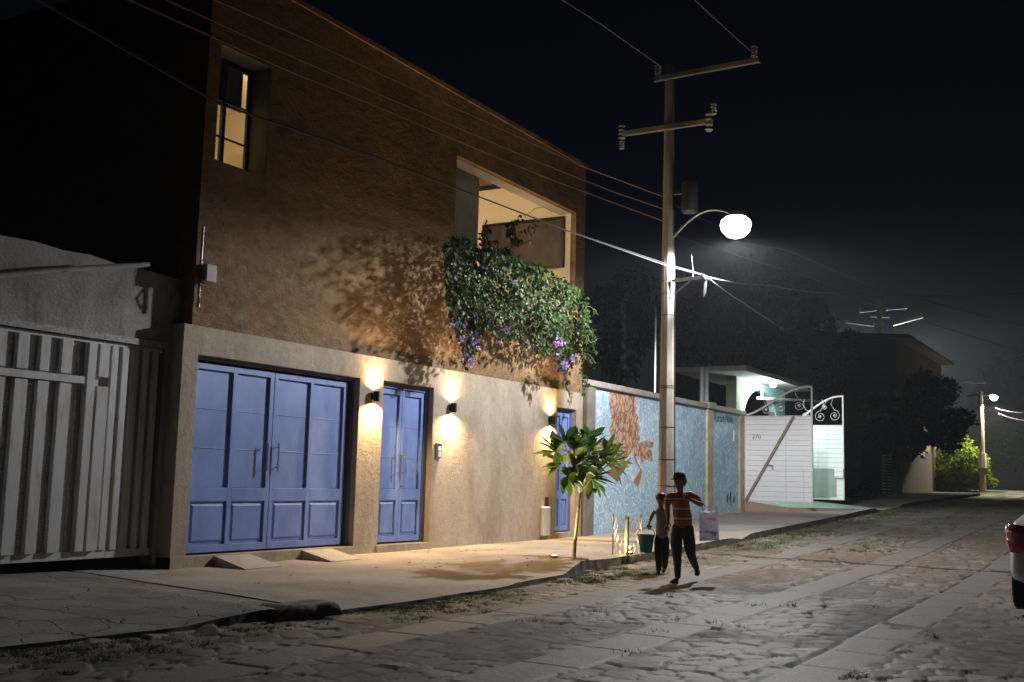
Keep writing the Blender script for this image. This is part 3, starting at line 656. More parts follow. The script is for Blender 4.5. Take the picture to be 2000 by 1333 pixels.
# ================================================================== MURAL WALL
mw = thing('mural_wall', (23.1, YF, .3), 'pale blue garden wall painted with white scrolls and an orange bird', 'wall')
M_mural = mat('mural_paint', (.3, .5, .62), .8)
n, l, b = nodes(M_mural); tc = n.new('ShaderNodeTexCoord').outputs['Object']
nz = n.new('ShaderNodeTexNoise'); nz.inputs['Scale'].default_value = 1.6; nz.inputs['Detail'].default_value = 2; l.new(tc, nz.inputs['Vector'])
sc = n.new('ShaderNodeVectorMath'); sc.operation = 'SCALE'; sc.inputs['Scale'].default_value = .8; l.new(nz.outputs['Color'], sc.inputs[0])
ad = n.new('ShaderNodeVectorMath'); l.new(tc, ad.inputs[0]); l.new(sc.outputs[0], ad.inputs[1])
vo = n.new('ShaderNodeTexVoronoi'); vo.inputs['Scale'].default_value = 3.2; l.new(ad.outputs[0], vo.inputs['Vector'])
wv = n.new('ShaderNodeMath'); wv.operation = 'SINE'; ml = n.new('ShaderNodeMath'); ml.operation = 'MULTIPLY'; ml.inputs[1].default_value = 22
l.new(vo.outputs['Distance'], ml.inputs[0]); l.new(ml.outputs[0], wv.inputs[0])
scroll = ramp(n, l, wv.outputs[0], [(.35, 0.), (.75, .85)])
vo2 = n.new('ShaderNodeTexVoronoi'); vo2.inputs['Scale'].default_value = 9
mp2 = n.new('ShaderNodeMapping'); mp2.inputs['Scale'].default_value = (1.5, 1, .62); l.new(ad.outputs[0], mp2.inputs[0]); l.new(mp2.outputs[0], vo2.inputs['Vector'])
fle = ramp(n, l, vo2.outputs['Distance'], [(.22, .95), (.48, 0.)])
px = n.new('ShaderNodeSeparateXYZ'); l.new(tc, px.inputs[0]); far = n.new('ShaderNodeMapRange'); far.inputs['From Min'].default_value = 3.6; far.inputs['From Max'].default_value = 4.6; l.new(px.outputs['X'], far.inputs[0])
base = ramp(n, l, noise(n, l, tc, 1.3, 6, .6), [(.35, (.27, .47, .63)), (.65, (.40, .60, .74))])
msk = mixrgb(n, l, far.outputs[0], scroll, fle)
c = mixrgb(n, l, msk, base, (.74, .79, .84))
c = mixrgb(n, l, ramp(n, l, noise(n, l, tc, 7, 6, .7, (1.6, 1, .35)), [(.45, 0.), (.8, .3)]), c, (.28, .31, .34))
l.new(c, b.inputs['Base Color']); bump(n, l, b, noise(n, l, tc, 30, 5, .7), .008)
def zw(X): return float(side_z(X, 11.3))-.15
def sect(x0, x1, y0, y1, zt):
    mb = MB(); N = 8
    for i in range(N): pass
    mb.prism([(x0, zw(x0)), (x1, zw(x1)), (x1, zt), (x0, zt)], y0, y1); return mb
sect(23.10, 30.55, YF, YF+.2, 3.66).build('painted_panel', M_mural, mw); sect(31.02, 33.45, YF, YF+.2, 3.66).build('painted_panel', M_mural, mw)
M_stone = mat('ochre_stone', (.42, .33, .18), .85, var=(5, (.5, .46, .38), .42, .6), bump=(9, .03))
M_wallgrey = mat('grey_concrete_post', (.16, .14, .12), .9, var=(3, (.24, .21, .18), .4, .7), bump=(14, .01))
for x0, x1 in ((30.55, 31.02), (33.45, 33.85)): sect(x0, x1, YF-.07, YF+.25, 3.665).build('pillar', M_stone, mw)
sect(22.66, 23.10, YF-.06, YF+.28, 3.665).build('pillar', M_wallgrey, mw)
mb = MB(); M_coping = mat('coping_concrete', (.36, .33, .3), .85, var=(8, (.25, .23, .2), .42, .65), bump=(20, .008))
mb.box(22.62, 30.48, YF-.10, YF+.30, 3.67, 3.81); mb.box(30.48, 31.08, YF-.14, YF+.33, 3.67, 3.86); mb.box(31.08, 33.92, YF-.10, YF+.30, 3.67, 3.81)
mb.build('coping', M_coping, mw, bevel=.015)
# the painted orange bird: thin paint layer, 3 mm proud
def paint(poly, y, name, m): # poly in photograph pixels on the wall plane
    pts = [at(px_, py_, Y=YF) for px_, py_ in poly]; me = MB(); me.prism([(p.x, p.z) for p in pts], y, YF-.0008); return me.build(name, m, mw)
M_bird = mat('orange_mural_paint', (.52, .23, .10), .8)
n, l, b = nodes(M_bird); tc = n.new('ShaderNodeTexCoord').outputs['Object']
nz = n.new('ShaderNodeTexNoise'); nz.inputs['Scale'].default_value = 4; l.new(tc, nz.inputs['Vector']); sc = n.new('ShaderNodeVectorMath'); sc.operation = 'SCALE'; sc.inputs['Scale'].default_value = .3; l.new(nz.outputs['Color'], sc.inputs[0])
ad = n.new('ShaderNodeVectorMath'); l.new(tc, ad.inputs[0]); l.new(sc.outputs[0], ad.inputs[1]); mp3 = n.new('ShaderNodeMapping'); mp3.inputs['Scale'].default_value = (7.5, 1, 4.6); l.new(ad.outputs[0], mp3.inputs[0])
vo = n.new('ShaderNodeTexVoronoi'); vo.feature = 'DISTANCE_TO_EDGE'; vo.inputs['Scale'].default_value = 1; l.new(mp3.outputs[0], vo.inputs['Vector'])
l.new(mixrgb(n, l, ramp(n, l, vo.outputs['Distance'], [(.06, 0.), (.13, .9)]), (.32, .115, .045), (.56, .42, .32)), b.inputs['Base Color'])
M_birdpl = mat('brown_mural_paint', (.25, .12, .07), .8); M_birdln = mat('orange_outline_paint', (.42, .17, .07), .8)
body = [(1190, 757), (1237, 767), (1241, 780), (1238, 790), (1244, 797), (1241, 806), (1247, 815), (1244, 825), (1250, 836), (1247, 846), (1250, 857), (1246, 868), (1236, 880), (1226, 893), (1214, 905), (1203, 908), (1197, 895), (1190, 876), (1194, 862), (1191, 840), (1194, 815), (1190, 790)]
paint(body, YF-.003, 'bird_body', M_bird)
head = [(1166, 866), (1176, 858), (1190, 860), (1197, 880), (1215, 888), (1222, 893), (1210, 908), (1192, 914), (1170, 908)]
paint(head, YF-.0045, 'bird_head', M_bird)
paint([(1200, 914), (1218, 906), (1233, 893), (1222, 915), (1212, 928), (1206, 943), (1202, 938), (1192, 930), (1180, 922)], YF-.006, 'bird_wing', M_birdpl)
paint([(1236, 880), (1248, 866), (1262, 861), (1276, 864), (1275, 874), (1268, 876), (1274, 884), (1274, 902), (1262, 898), (1254, 904), (1248, 892), (1236, 890)], YF-.0045, 'bird_foot', M_bird)
paint([(1237, 890), (1241, 902), (1247, 912), (1252, 922), (1249, 912), (1244, 901), (1240, 890)], YF-.0045, 'bird_leg', M_birdln)
paint([(1252, 915), (1253, 930), (1250, 940), (1245, 952), (1237, 941), (1243, 930)], YF-.0045, 'bird_claw', M_birdln)
def text(body_, loc, size, m, parent, rot, name, ext=.002):
    cu = bpy.data.curves.new(name, 'FONT'); cu.body = body_; cu.size = size; cu.extrude = ext; cu.align_x = 'LEFT'
    t = bpy.data.objects.new(name+'_src', cu); C.objects.link(t); bpy.context.view_layer.update()
    me = bpy.data.meshes.new_from_object(t.evaluated_get(bpy.context.evaluated_depsgraph_get())); bpy.data.objects.remove(t)
    me.name = name; me.materials.clear(); me.materials.append(m); o = bpy.data.objects.new(name, me); C.objects.link(o)
    o.parent = parent; o.location = Vector(loc)-parent_loc(parent); o.rotation_euler = rot; return o
M_ink = mat('dark_lettering', (.03, .05, .07), .7)
t_ = text('Aurora Nava', at(1394, 824, Y=YF-.004), .34, M_ink, mw, (R(90), R(-2), 0), 'signature'); t_.scale = (.95, 1.1, 1)
for k, (px_, h_, mc) in enumerate(((1421, .18, (.10, .03, .05)), (1427, .26, (.03, .06, .07)), (1434, .16, (.03, .06, .07)))):
    p = at(px_, 978, Y=YF-.003); mb = MB(); mm = mat('small_figure_paint', mc, .8)
    mb.prism([(p.x-.06, p.z), (p.x-.02, p.z-.1), (p.x+.03, p.z-.1), (p.x+.07, p.z), (p.x+.06, p.z+h_*.7), (p.x+.02, p.z+h_), (p.x-.03, p.z+h_), (p.x-.06, p.z+h_*.6)], YF-.003, YF-.0008)
    mb.build('painted_figure', mm, mw)
p = at(1437, 862, Y=YF-.07); mb = MB(); mb.box(p.x-.05, p.x+.05, YF-.03, YF-.001, p.z-.0, p.z+.35); tag(mb.build('doorbell_box', M_plastic), 'small pale bell box at the right end of the blue wall', 'box')
# steel posts behind the wall
for i, (px_, pt_, pb2) in enumerate(((1281, 600, 760), (1371, 718, 792), (1380, 720, 794))):
    p = at(px_, pt_, Y=12.0); q = at(px_, pb2, Y=12.0); mb = MB(); mb.tube([(p.x, 12.0, q.z-3), (p.x, 12.0, p.z)], .05 if i == 0 else .07, 8)
    tag(mb.build('steel_post', M_steel if i == 0 else M_gate, None, smooth=True), ['tall thin steel post behind the blue wall by the concrete pole', 'left steel post under the concrete canopy', 'right steel post under the concrete canopy'][i], 'post')

# ================================================================== CAR ENTRANCE: portal, canopy, two open gate leaves, ramp
M_aqua = mat('pale_aqua_paint', (.42, .60, .60), .7, var=(2, (.34, .5, .5), .4, .7), bump=(20, .005))
en = thing('gate_portal', (33.9, YF+.35, .6), 'pale aqua arched portal under a flat concrete canopy', 'portal')
mb = MB(); YP = 11.75; xa, xb = 35.3, 38.95
arc = [(xa + (xb-xa)*(.5-.5*math.cos(math.pi*i/16)), 3.7 + 1.04*math.sin(math.pi*i/16)) for i in range(17)]
for i in range(16):
    (a0, c0), (a1, c1) = arc[i], arc[i+1]; mb.prism([(a0, c0), (a1, c1), (a1, 4.96), (a0, 4.96)], YP, YP+.22)
mb.box(34.5, xa, YP, YP+.22, .4, 4.96); mb.box(xb, 39.95, YP, YP+.22, .4, 4.96); mb.build('arch_wall', M_aqua, en)
mb = MB(); mb.box(32.6, 40.5, 10.8, 13.2, 4.965, 5.14); mb.build('canopy', M_coping, en, bevel=.02)
mb = MB(); mb.box(34.1, 34.498, 11.6, 11.95, .4, 4.96); mb.build('column', mat('olive_column', (.2, .23, .14), .8), en)
mb = MB(); mb.tube([at(1480, 778, Y=11.6), at(1600, 784, Y=11.2)], .05, 8); mb.tube([at(1488, 762, Y=11.6), at(1488, 780, Y=11.6)], .04, 8); mb.build('tie_bar', M_white, en)
gl = thing('porch_lamp', at(1510, 751, z=4.83), 'bright greenish white lamp under the canopy of the portal', 'lamp')
GL = at(1510, 751, z=4.83)
M_glow = mat('lit_bulb', (1, 1, 1), .4, emit=(.86, 1, .95), strength=60)
mb = MB(); mb.lathe(GL, [(.02, .10), (.07, .07), (.12, 0), (.10, -.07), (.02, -.10)], 14); mb.build('bulb', M_glow, gl, smooth=True)
mb = MB(); mb.lathe(GL+Vector((0, 0, .13)), [(.08, -.03), (.08, .0), (.05, .004)], 12); mb.build('lamp_base', M_black, gl)
light('porch_light', 'POINT', GL+Vector((0.05, .0, -.18)), 420, (.80, 1, .93), .08)

M_sheet = mat('white_sheet_gate', (.68, .68, .68), .5)
n, l, b = nodes(M_sheet); tc = n.new('ShaderNodeTexCoord').outputs['Object']; sx = n.new('ShaderNodeSeparateXYZ'); l.new(tc, sx.inputs[0])
m1 = n.new('ShaderNodeMath'); m1.operation = 'MULTIPLY'; m1.inputs[1].default_value = 1/.16; l.new(sx.outputs['Z'], m1.inputs[0])
m2 = n.new('ShaderNodeMath'); m2.operation = 'FRACT'; l.new(m1.outputs[0], m2.inputs[0])
l.new(mixrgb(n, l, ramp(n, l, m2.outputs[0], [(0, .35), (.06, 0.)]), mixrgb(n, l, ramp(n, l, noise(n, l, tc, 3, 5, .6), [(.45, 0.), (.8, .3)]), (.90, .90, .91), (.76, .75, .74)), (.45, .45, .45)), b.inputs['Base Color'])
l.new(ramp(n, l, m2.outputs[0], [(0, 0.), (.06, 1.), (.94, 1.), (1, 0.)]), n.new('ShaderNodeBump').inputs['Height'])
bp = [x for x in n if x.bl_idname == 'ShaderNodeBump'][0]; bp.inputs['Distance'].default_value = .012; l.new(bp.outputs[0], b.inputs['Normal'])
def leaf(X, yh, yo, z0, zs, zt, label, scrolls, door_):
    """gate leaf swung open, in the plane X=const, hinge at yh, free end at yo"""
    g = thing('gate_leaf', (X, yh, z0), label, 'gate leaf', 'open leaves of the white gate')
    mb = MB(); mb.box(X-.012, X+.012, yo+.045, yh-.045, z0+.045, zs-.045); mb.build('sheet', M_sheet, g)
    mb = MB()
    mb.box(X-.03, X+.03, yo, yo+.045, z0, zt); mb.box(X-.03, X+.03, yh-.045, yh, z0, zs+.02)
    mb.box(X-.028, X+.028, yo+.045, yh-.045, z0, z0+.045); mb.box(X-.028, X+.028, yo+.045, yh-.045, zs-.045, zs)
    cur = [Vector((X, yh-(yh-yo)*t, zs+.02+(zt-zs-.02)*(.5-.5*math.cos(math.pi*min(1, t*1.05)))**.8)) for t in np.linspace(0, 1, 14)]
    mb.tube(cur, .035, 6); mb.build('gate_frame', M_white, g)
    for (cy_, cz_, r0, tw) in scrolls:
        mb = MB(); dots = MB(); pts = []
        for k in range(34):
            t = k/33; a = t*math.pi*3.0*tw + math.pi/2; rr = r0*(1-.75*t)
            pts.append(Vector((X, cy_+rr*math.cos(a), cz_+rr*math.sin(a))))
        mb.tube(pts, .008, 5); mb.tube([pts[0], pts[0]+Vector((0, .12*tw, .2)), pts[0]+Vector((0, .05*tw, min(.45, zt-.1-pts[0].z)))], .008, 5)
        dots.lathe((X, cy_, cz_-.04), [(.01, 0), (.045, .03), (.045, .05), (.01, .08)], 8)
        sc_ = mb.build('iron_scroll', M_white, g); dots.build('rosette', M_white, sc_)
    mb = MB()
    for q in door_: mb.add([(X-.02, q[0], q[2]), (X-.02, q[1], q[2]), (X-.02, q[1], q[3]), (X-.02, q[0], q[3]), (X-.012, q[0], q[2]), (X-.012, q[1], q[2]), (X-.012, q[1], q[3]), (X-.012, q[0], q[3])],
                           [(0,1,2,3),(4,7,6,5),(0,4,5,1),(1,5,6,2),(2,6,7,3),(3,7,4,0)])
    mb.build('seam_strip', M_white, g)
    return g
g1 = leaf(33.95, 11.30, 9.12, .98, 3.66, 4.56, 'white ribbed gate leaf with number 270, swung open beside the blue wall',
     [(10.6, 3.86, .15, 1), (10.1, 3.95, .17, -1), (9.55, 3.98, .18, 1)], [(9.2, 9.95, 2.0, 2.02), (9.95, 9.97, 1.05, 3.6), (9.4, 9.42, 1.05, 2.0)])
p = at(1470, 851, X=33.93)
text('270', (33.935, p.y+.02, p.z-.1), .19, mat('grey_numeral', (.12, .12, .13), .7), g1, (R(90), 0, R(-90)), 'house_number')
mb = MB(); q = at(1503, 910, X=33.9); mb.box(33.85, 33.935, q.y-.1, q.y+.1, q.z, q.z+.03); mb.box(33.85, 33.935, q.y-.12, q.y-.09, q.z-.1, q.z+.0); mb.build('bolt', M_steel, g1)
g2 = leaf(38.6, 11.30, 9.30, 1.05, 3.62, 4.62, 'second white gate leaf with a small door, farther back under the porch light',
     [(10.6, 3.95, .2, 1), (10.1, 3.92, .2, -1), (9.62, 3.95, .2, 1), (9.95, 4.25, .1, -1)], [(10.2, 11.2, 2.2, 2.22), (10.18, 10.2, 1.1, 3.55), (9.75, 9.77, 1.9, 2.2), (9.77, 10.2, 1.9, 1.92)])
pr_a, pr_b = at(1550, 814, X=33.84), at(1457, 977, X=33.80)
mb = MB(); mb.bar(pr_b, pr_a, .075); tag(mb.build('leaning_beam', mat('beige_timber', (.30, .24, .18), .8, var=(6, (.22, .17, .12), .4, .7)), None, bevel=.006), 'long beige beam leaning diagonally against the white gate leaf', 'beam')
mb = MB(); q0, q1 = at(1590, 915, X=38.56), at(1629, 971, X=38.56); mb.box(38.55, 38.585, q1.y, 10.9, q1.z, q0.z)
mb.build('low_door_panel', mat('grey_green_sheet', (.34, .38, .35), .6, var=(4, (.28, .31, .29), .4, .7)), g2)
mb = MB(); mb.box(38.55, 38.58, q1.y-.07, q1.y-.03, q1.z, q0.z-.3); mb.box(38.55, 38.58, q1.y-.35, q1.y-.07, q0.z-.34, q0.z-.3); mb.box(38.55, 38.58, q1.y-.35, q1.y-.31, q0.z-.3, q0.z); mb.build('stepped_strip', M_gaterust, g2)
# green ramp
rm = MB(); zf = lambda X, Y: float(side_z(X, Y))
rm.add([(34.0, 11.6, .98), (38.7, 11.6, 1.1), (38.9, 8.3, zf(38.9, 8.3)+.03), (35.6, 8.3, zf(35.6, 8.3)+.03), (33.95, 9.9, .80), (34.0, 11.6, .3), (38.7, 11.6, .3), (38.9, 8.3, .3), (35.6, 8.3, .3), (33.95, 9.9, .3)],
       [(0,1,2,3,4),(5,9,8,7,6),(0,5,6,1),(1,6,7,2),(2,7,8,3),(3,8,9,4),(4,9,5,0)])
ramp_o = tag(rm.build('driveway_ramp', mat('green_ramp_paint', (.26, .33, .27), .85, var=(5, (.33, .36, .3), .42, .65), bump=(20, .006))), 'pale green painted concrete ramp below the open white gate', 'ramp')
rm = MB(); rm.prism([(33.85, .5), (35.65, .5), (35.65, zf(35.6, 8.3)+.02), (33.9, .86)], 8.28, 8.3) if False else None
mb = MB(); mb.add([(33.90, 11.25, .99), (33.90, 9.86, .83), (35.55, 8.26, zf(35.6, 8.3)+.05), (33.90, 11.25, .4), (33.90, 9.86, .4), (35.55, 8.26, .4)], [(0,1,4,3),(1,2,5,4)])
mb.build('orange_side', mat('orange_kerb_paint', (.42, .27, .20), .85), ramp_o)
# house wall glimpsed through the gate
hb = thing('back_house', (35, 16, .9), 'white house wall seen through the open gate', 'house')
mb = MB(); wall_open(mb, 36, 46, .8, 4.3, 15.0, 15.25, [(38.2, 39.4, 2.0, 3.3)]); mb.build('wall', M_reveal, hb)
mb = MB(); mb.box(38.2, 39.4, 15.1, 15.12, 2.0, 3.3); mb.build('window', M_dark, hb)

# ================================================================== DARK HOUSE BEYOND
dh = thing('dark_house', (48, 12, 1.0), 'unlit brick house with a sloping roof beyond the open gate', 'house')
M_brick = mat('dark_brick', (.14, .10, .08), .9)
n, l, b = nodes(M_brick); tc = n.new('ShaderNodeTexCoord').outputs['Object']
mp = n.new('ShaderNodeMapping'); mp.inputs['Rotation'].default_value = (R(90), 0, 0); l.new(tc, mp.inputs[0])
bk = n.new('ShaderNodeTexBrick'); bk.inputs['Scale'].default_value = 2.2; bk.inputs['Color1'].default_value = (.16, .10, .07, 1); bk.inputs['Color2'].default_value = (.11, .08, .06, 1); bk.inputs['Mortar'].default_value = (.2, .18, .16, 1)
l.new(mp.outputs[0], bk.inputs['Vector']); l.new(bk.outputs[0], b.inputs['Base Color'])
YD = 12.3; pk = at(1750, 658, Y=YD); pe = at(1838, 722, Y=YD); pl_ = at(1652, 640, X=pk.x)
xk, zk = pk.x, pk.z; x2 = pe.x
mb = MB(); wall_open(mb, xk, x2, .9, zk-.15, YD, YD+.3, [(xk+3, xk+4.4, 5.2, 7.2), (xk+8, xk+10, 5.2, 7.2)])
mb.add([(xk, YD+.3, .9), (xk, 26, .9), (xk, 26, zk+.9), (xk, YD+.3, zk-.1)], [(0, 1, 2, 3)])
mb.box(x2-.3, x2, YD+.3, 26, .9, zk-.2); mb.build('wall', M_brick, dh)
mb = MB()
mb.add([(xk-.4, YD-.8, zk-.15), (x2+.3, YD-.8, zk-.15), (x2+.3, 26, zk+.95), (xk-.4, 26, zk+.95), (xk-.4, YD-.8, zk+.05), (x2+.3, YD-.8, zk+.05), (x2+.3, 26, zk+1.15), (xk-.4, 26, zk+1.15)],
       [(0,3,2,1),(4,5,6,7),(0,1,5,4),(1,2,6,5),(2,3,7,6),(3,0,4,7)]); mb.build('roof', mat('grey_roof_slab', (.2, .19, .18), .9), dh)
for q in ((3, 4.4), (8, 10)): mb = MB(); mb.box(xk+q[0], xk+q[1], YD+.15, YD+.17, 5.2, 7.2); mb.build('window', M_dark, dh)
# lower front of plain masonry nearer the gate, with pillars, louvred gate and low wall
fw = thing('front_wall', (39, 11.9, .8), 'dark rough masonry wall running on from the white gate', 'wall')
mb = MB(); mb.prism([(38.75, .6), (52, 1.0), (52, 4.3), (38.75, 4.1)], 11.8, 12.0); mb.box(47.2, 47.7, 11.6, 11.8, 1.0, 4.6); mb.build('masonry', mat('rough_masonry', (.16, .14, .12), .95, var=(3, (.09, .08, .07), .4, .65), bump=(10, .03)), fw)
lv = thing('louvred_gate', (53, 12, 1.1), 'narrow dark gate with pale louvre slats between brick walls', 'gate')
mb = MB(); pA, pB = at(1722, 900, Y=11.9), at(1742, 950, Y=11.9)
for k in range(18):
    zz = 1.25 + k*.155
    for a, b_ in ((pA.x, pA.x+(pB.x-pA.x)*.42), (pA.x+(pB.x-pA.x)*.55, pB.x)): mb.box(a, b_, 11.86, 11.90, zz, zz+.07)
mb.build('slats', M_gate, lv); mb = MB(); mb.box(pA.x-.3, pB.x+.3, 11.93, 11.99, 1.1, 4.1); mb.build('backing', M_dark, lv)
bw = thing('brick_garden_wall', (pB.x+1, 11.9, 1.1), 'low brick garden wall with pale patches of plaster on top', 'wall')
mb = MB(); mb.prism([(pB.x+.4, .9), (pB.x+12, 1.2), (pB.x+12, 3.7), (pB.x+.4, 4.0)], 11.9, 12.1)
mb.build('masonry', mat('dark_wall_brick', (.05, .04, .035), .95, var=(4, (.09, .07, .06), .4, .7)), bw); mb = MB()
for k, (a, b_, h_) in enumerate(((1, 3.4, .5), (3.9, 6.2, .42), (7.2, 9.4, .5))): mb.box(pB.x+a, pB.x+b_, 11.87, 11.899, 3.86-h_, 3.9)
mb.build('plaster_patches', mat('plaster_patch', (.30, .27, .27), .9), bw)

# two house blocks on the right side of the far street are lost in darkness: a dark wall
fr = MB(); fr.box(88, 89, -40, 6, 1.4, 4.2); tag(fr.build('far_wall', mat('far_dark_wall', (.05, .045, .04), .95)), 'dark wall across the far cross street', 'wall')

# ================================================================== POLE, STREET LAMP, WIRES
PX, PY = at(1300, 1058, Y=8.6).x, 8.6
zp = float(side_z(PX, PY)) - .05
ptop = at(1305, 125, Y=PY).z
pole = thing('utility_pole', (PX, PY, zp), 'tall tapered concrete utility pole with two crossarms standing at the kerb', 'utility pole')
M_pole = mat('pole_concrete', (.33, .295, .25), .85, var=(4, (.24, .205, .17), .42, .66), bump=(25, .008), stretch=(1, 1, .3))
mb = MB(); mb.lathe((PX, PY, 0), [(.175, zp), (.165, 1.2), (.10, ptop-.3), (.09, ptop)], 8, rot=R(22.5)); mb.build('shaft', M_pole, pole, bevel=.012)
for zz in (1.42, 1.95, 2.6, 3.4, 3.44, 4.9, 5.35, 5.62, 5.66, 5.9, 6.4, 7.0):
    mb = MB(); mb.lathe((PX, PY, zz), [(.174-.0085*zz, 0), (.180-.0085*zz, .004), (.180-.0085*zz, .018), (.174-.0085*zz, .022)], 8, rot=R(22.5))
    mb.build('wire_band', M_wireb, pole)
mb = MB(); mb.tube([(PX+.06, PY-.17, .5), (PX+.05, PY-.155, 3), (PX+.02, PY-.13, 6), (PX+.0, PY-.125, 7.4)], .012, 6); mb.build('ground_wire', M_wireb, pole)
mb = MB()
def arm(pa, pb, zoff=0, nm='crossarm', wd=.09):
    m_ = MB(); m_.bar(pa, pb, wd, wd*1.2); return m_.build(nm, M_pole if nm == 'crossarm' else M_steel, pole, bevel=.008)
A0, A1 = at(1300, 152, X=PX-.12), at(1484, 117, X=PX-.12)
arm(A0+Vector((0, .25, -.0)), A1)
B0, B1 = at(1217, 262, X=PX-.12), at(1392, 236, X=PX-.12); B0.z = B1.z = (B0.z+B1.z)/2; arm(B0, B1)
D0, D1 = at(1312, 549, X=PX-.1), at(1380, 541, X=PX-.1)
arm(D0, D1, nm='bracket', wd=.05); m_ = MB(); m_.bar(at(1318, 574, X=PX-.1), at(1350, 547, X=PX-.1), .035); m_.build('brace', M_steel, pole)
M_ceram = mat('grey_glazed_insulator', (.34, .34, .33), .25)
def insul(p, h=.22, r=.055, up=1):
    m_ = MB(); pr = []
    for k in range(4): pr += [(r*.5, h*k/4*up), (r, h*(k+.35)/4*up), (r*.95, h*(k+.5)/4*up), (r*.5, h*(k+.6)/4*up)]
    pr += [(r*.4, h*up)]
    m_.lathe(p, pr, 12); return m_.build('insulator', M_ceram, pole, smooth=True)
insul(A0+Vector((0, .18, .07)), .25, .07); insul(A1+Vector((0, .12, .07)), .25, .07)
insul(B0+Vector((0, .03, -.12)), .34, .08); insul(B0+Vector((0, .03, -.34)), .2, .06)
insul(B1+Vector((0, .08, -.22)), .42, .08); insul(B1+Vector((0, -.02, .12)), .26, .06)
m_ = MB(); m_.tube([D1+Vector((0, .02, .03)), D1+Vector((.0, .03, -.1)), D1+Vector((-.03, .04, -.34)), D1+Vector((-.05, .05, -.42))], [.015, .04, .04, .01], 8); m_.tube([D1+Vector((-.35, .0, .02)), D1+Vector((-.15, .0, -.06)), D1+Vector((.2, .0, -.02))], [.015, .035, .02], 6); m_.build('cable_splice', M_wireb, pole, smooth=True)
# transformer drum
tr = at(1347, 384, X=PX)
mb = MB(); mb.lathe((tr.x, tr.y, tr.z-.35), [(.14, 0), (.17, .03), (.17, .62), (.13, .70), (.05, .72)], 18); mb.build('transformer', mat('dark_transformer', (.06, .06, .065), .5), pole, smooth=True)
mb = MB(); mb.bar((PX, PY-.08, tr.z+.1), (tr.x, tr.y+.1, tr.z+.1), .06); mb.build('transformer_bracket', M_steel, pole)

lamp = thing('street_lamp', tuple(LAMP), 'glaring white street lamp on a long arm above the sidewalk', 'street lamp')
mb = MB(); a0 = Vector((PX, PY-.1, LAMP.z-.1)); mb.tube([a0.lerp(LAMP, t*.93)+Vector((0, 0, .36*math.sin(math.pi*min(1, t*.86))+.10*t)) for t in np.linspace(0, 1, 14)], .028, 10); mb.build('arm', M_steel, lamp, smooth=True)
mb = MB(); mb.lathe(LAMP, [(.10, .14), (.16, .17), (.15, .26), (.06, .33), (.03, .34)], 20); mb.build('housing', M_steel, lamp, smooth=True)
M_bulb = mat('street_lamp_bulb', (1, 1, 1), .4, emit=(.94, .98, 1), strength=7)
mb = MB(); mb.lathe(LAMP, [(.06, -.27), (.18, -.23), (.28, -.12), (.31, .0), (.29, .09), (.2, .165), (.1, .18)], 24); gbulb = mb.build('globe', M_bulb, lamp, smooth=True); gbulb.visible_shadow = True

def cable(pts, r, m, label, name='cable', group=None, sag=0):
    pts = [Vector(p) for p in pts]; out = []
    for i in range(len(pts)-1):
        for k in range(8 if sag or len(pts) < 6 else 3):
            t = k/(8 if sag or len(pts) < 6 else 3); p = pts[i].lerp(pts[i+1], t); p.z -= sag*4*t*(1-t); out.append(p)
    out.append(pts[-1]); mb = MB(); mb.tube(out, r, 5); return tag(mb.build(name, m, None, smooth=True), label, 'cable', group)
def pixline(pix, Y, ext=None):
    P = [at(a, b_, Y=Y) for a, b_ in pix]
    if ext: P = [P[0]+(P[0]-P[1])*ext] + P
    return P
yw_ = PY-.1
for k, (pix, lab) in enumerate((([(400, -8), (560, 60), (760, 152), (960, 243), (1144, 328), (1293, 384)], 'uppermost of the three reddish wires running along the house front to the pole'),
                                ([(400, 34), (544, 99), (736, 182), (880, 243), (1040, 312), (1200, 376), (1294, 408)], 'middle of the three reddish wires running along the house front to the pole'),
                                ([(400, 66), (560, 137), (736, 208), (896, 276), (1062, 345), (1200, 397), (1294, 432)], 'lowest of the three reddish wires running along the house front to the pole'))):
    P = pixline(pix, yw_, .8); cable(P, .011, M_wire, lab, group='reddish wires along the house front')
P = pixline([(367, 169), (430, 205), (560, 249), (745, 316), (935, 385), (1110, 452), (1300, 519)], 8.2, .6) + [D1+Vector((0, .02, .02))]
P[0] = P[1]+(P[1]-P[2])*9
cable(P, .009, mat('twisted_cable', (.16, .16, .17), .5), 'thick twisted pale cable rising from the pole bracket across the house front')
P2 = [p+Vector((.0, .03, .03+.02*math.sin(i*2))) for i, p in enumerate(P)]; cable(P2, .008, M_wireb, 'thin dark cable lashed along the thick pale cable')
cable([D1, at(1500, 557, Y=8.9), at(1620, 572, Y=9.6)] + [at(1760, 604, Y=11)], .014, M_wirew, 'pale cable from the pole bracket toward the dark house', sag=.05)
cable([D1, at(1452, 592, Y=9.6), at(1560, 662, Y=11.4), at(1592, 690, Y=12.0)], .012, M_wirew, 'thin cable dropping from the pole bracket to the canopy', sag=.02)
cable([at(1085, -8, Y=8.5), at(1180, 52, Y=8.5), at(1294, 133, X=PX-.12)], .009, M_wirew, 'high thin wire reaching the left end of the top crossarm')
cable([at(1348, -8, Y=7.2), at(1405, 45, Y=7.2), at(1466, 100, X=PX-.12)], .009, M_wirew, 'high thin wire reaching the right end of the top crossarm')
cable([(PX+.1, PY-.1, 7.25), at(1460, 470, Y=8.9), at(1545, 492, Y=9.6), at(1700, 560, Y=12), at(2010, 640, X=60)], .011, M_wireb, 'dark wire leaving the pole below the street lamp')
cable([(PX+.1, PY-.1, 6.6), at(1480, 512, Y=9), at(1590, 545, Y=10.2), at(1720, 602, Y=11.5), at(2010, 692, X=52)], .011, M_wireb, 'dark wire passing over the roof of the dark house')
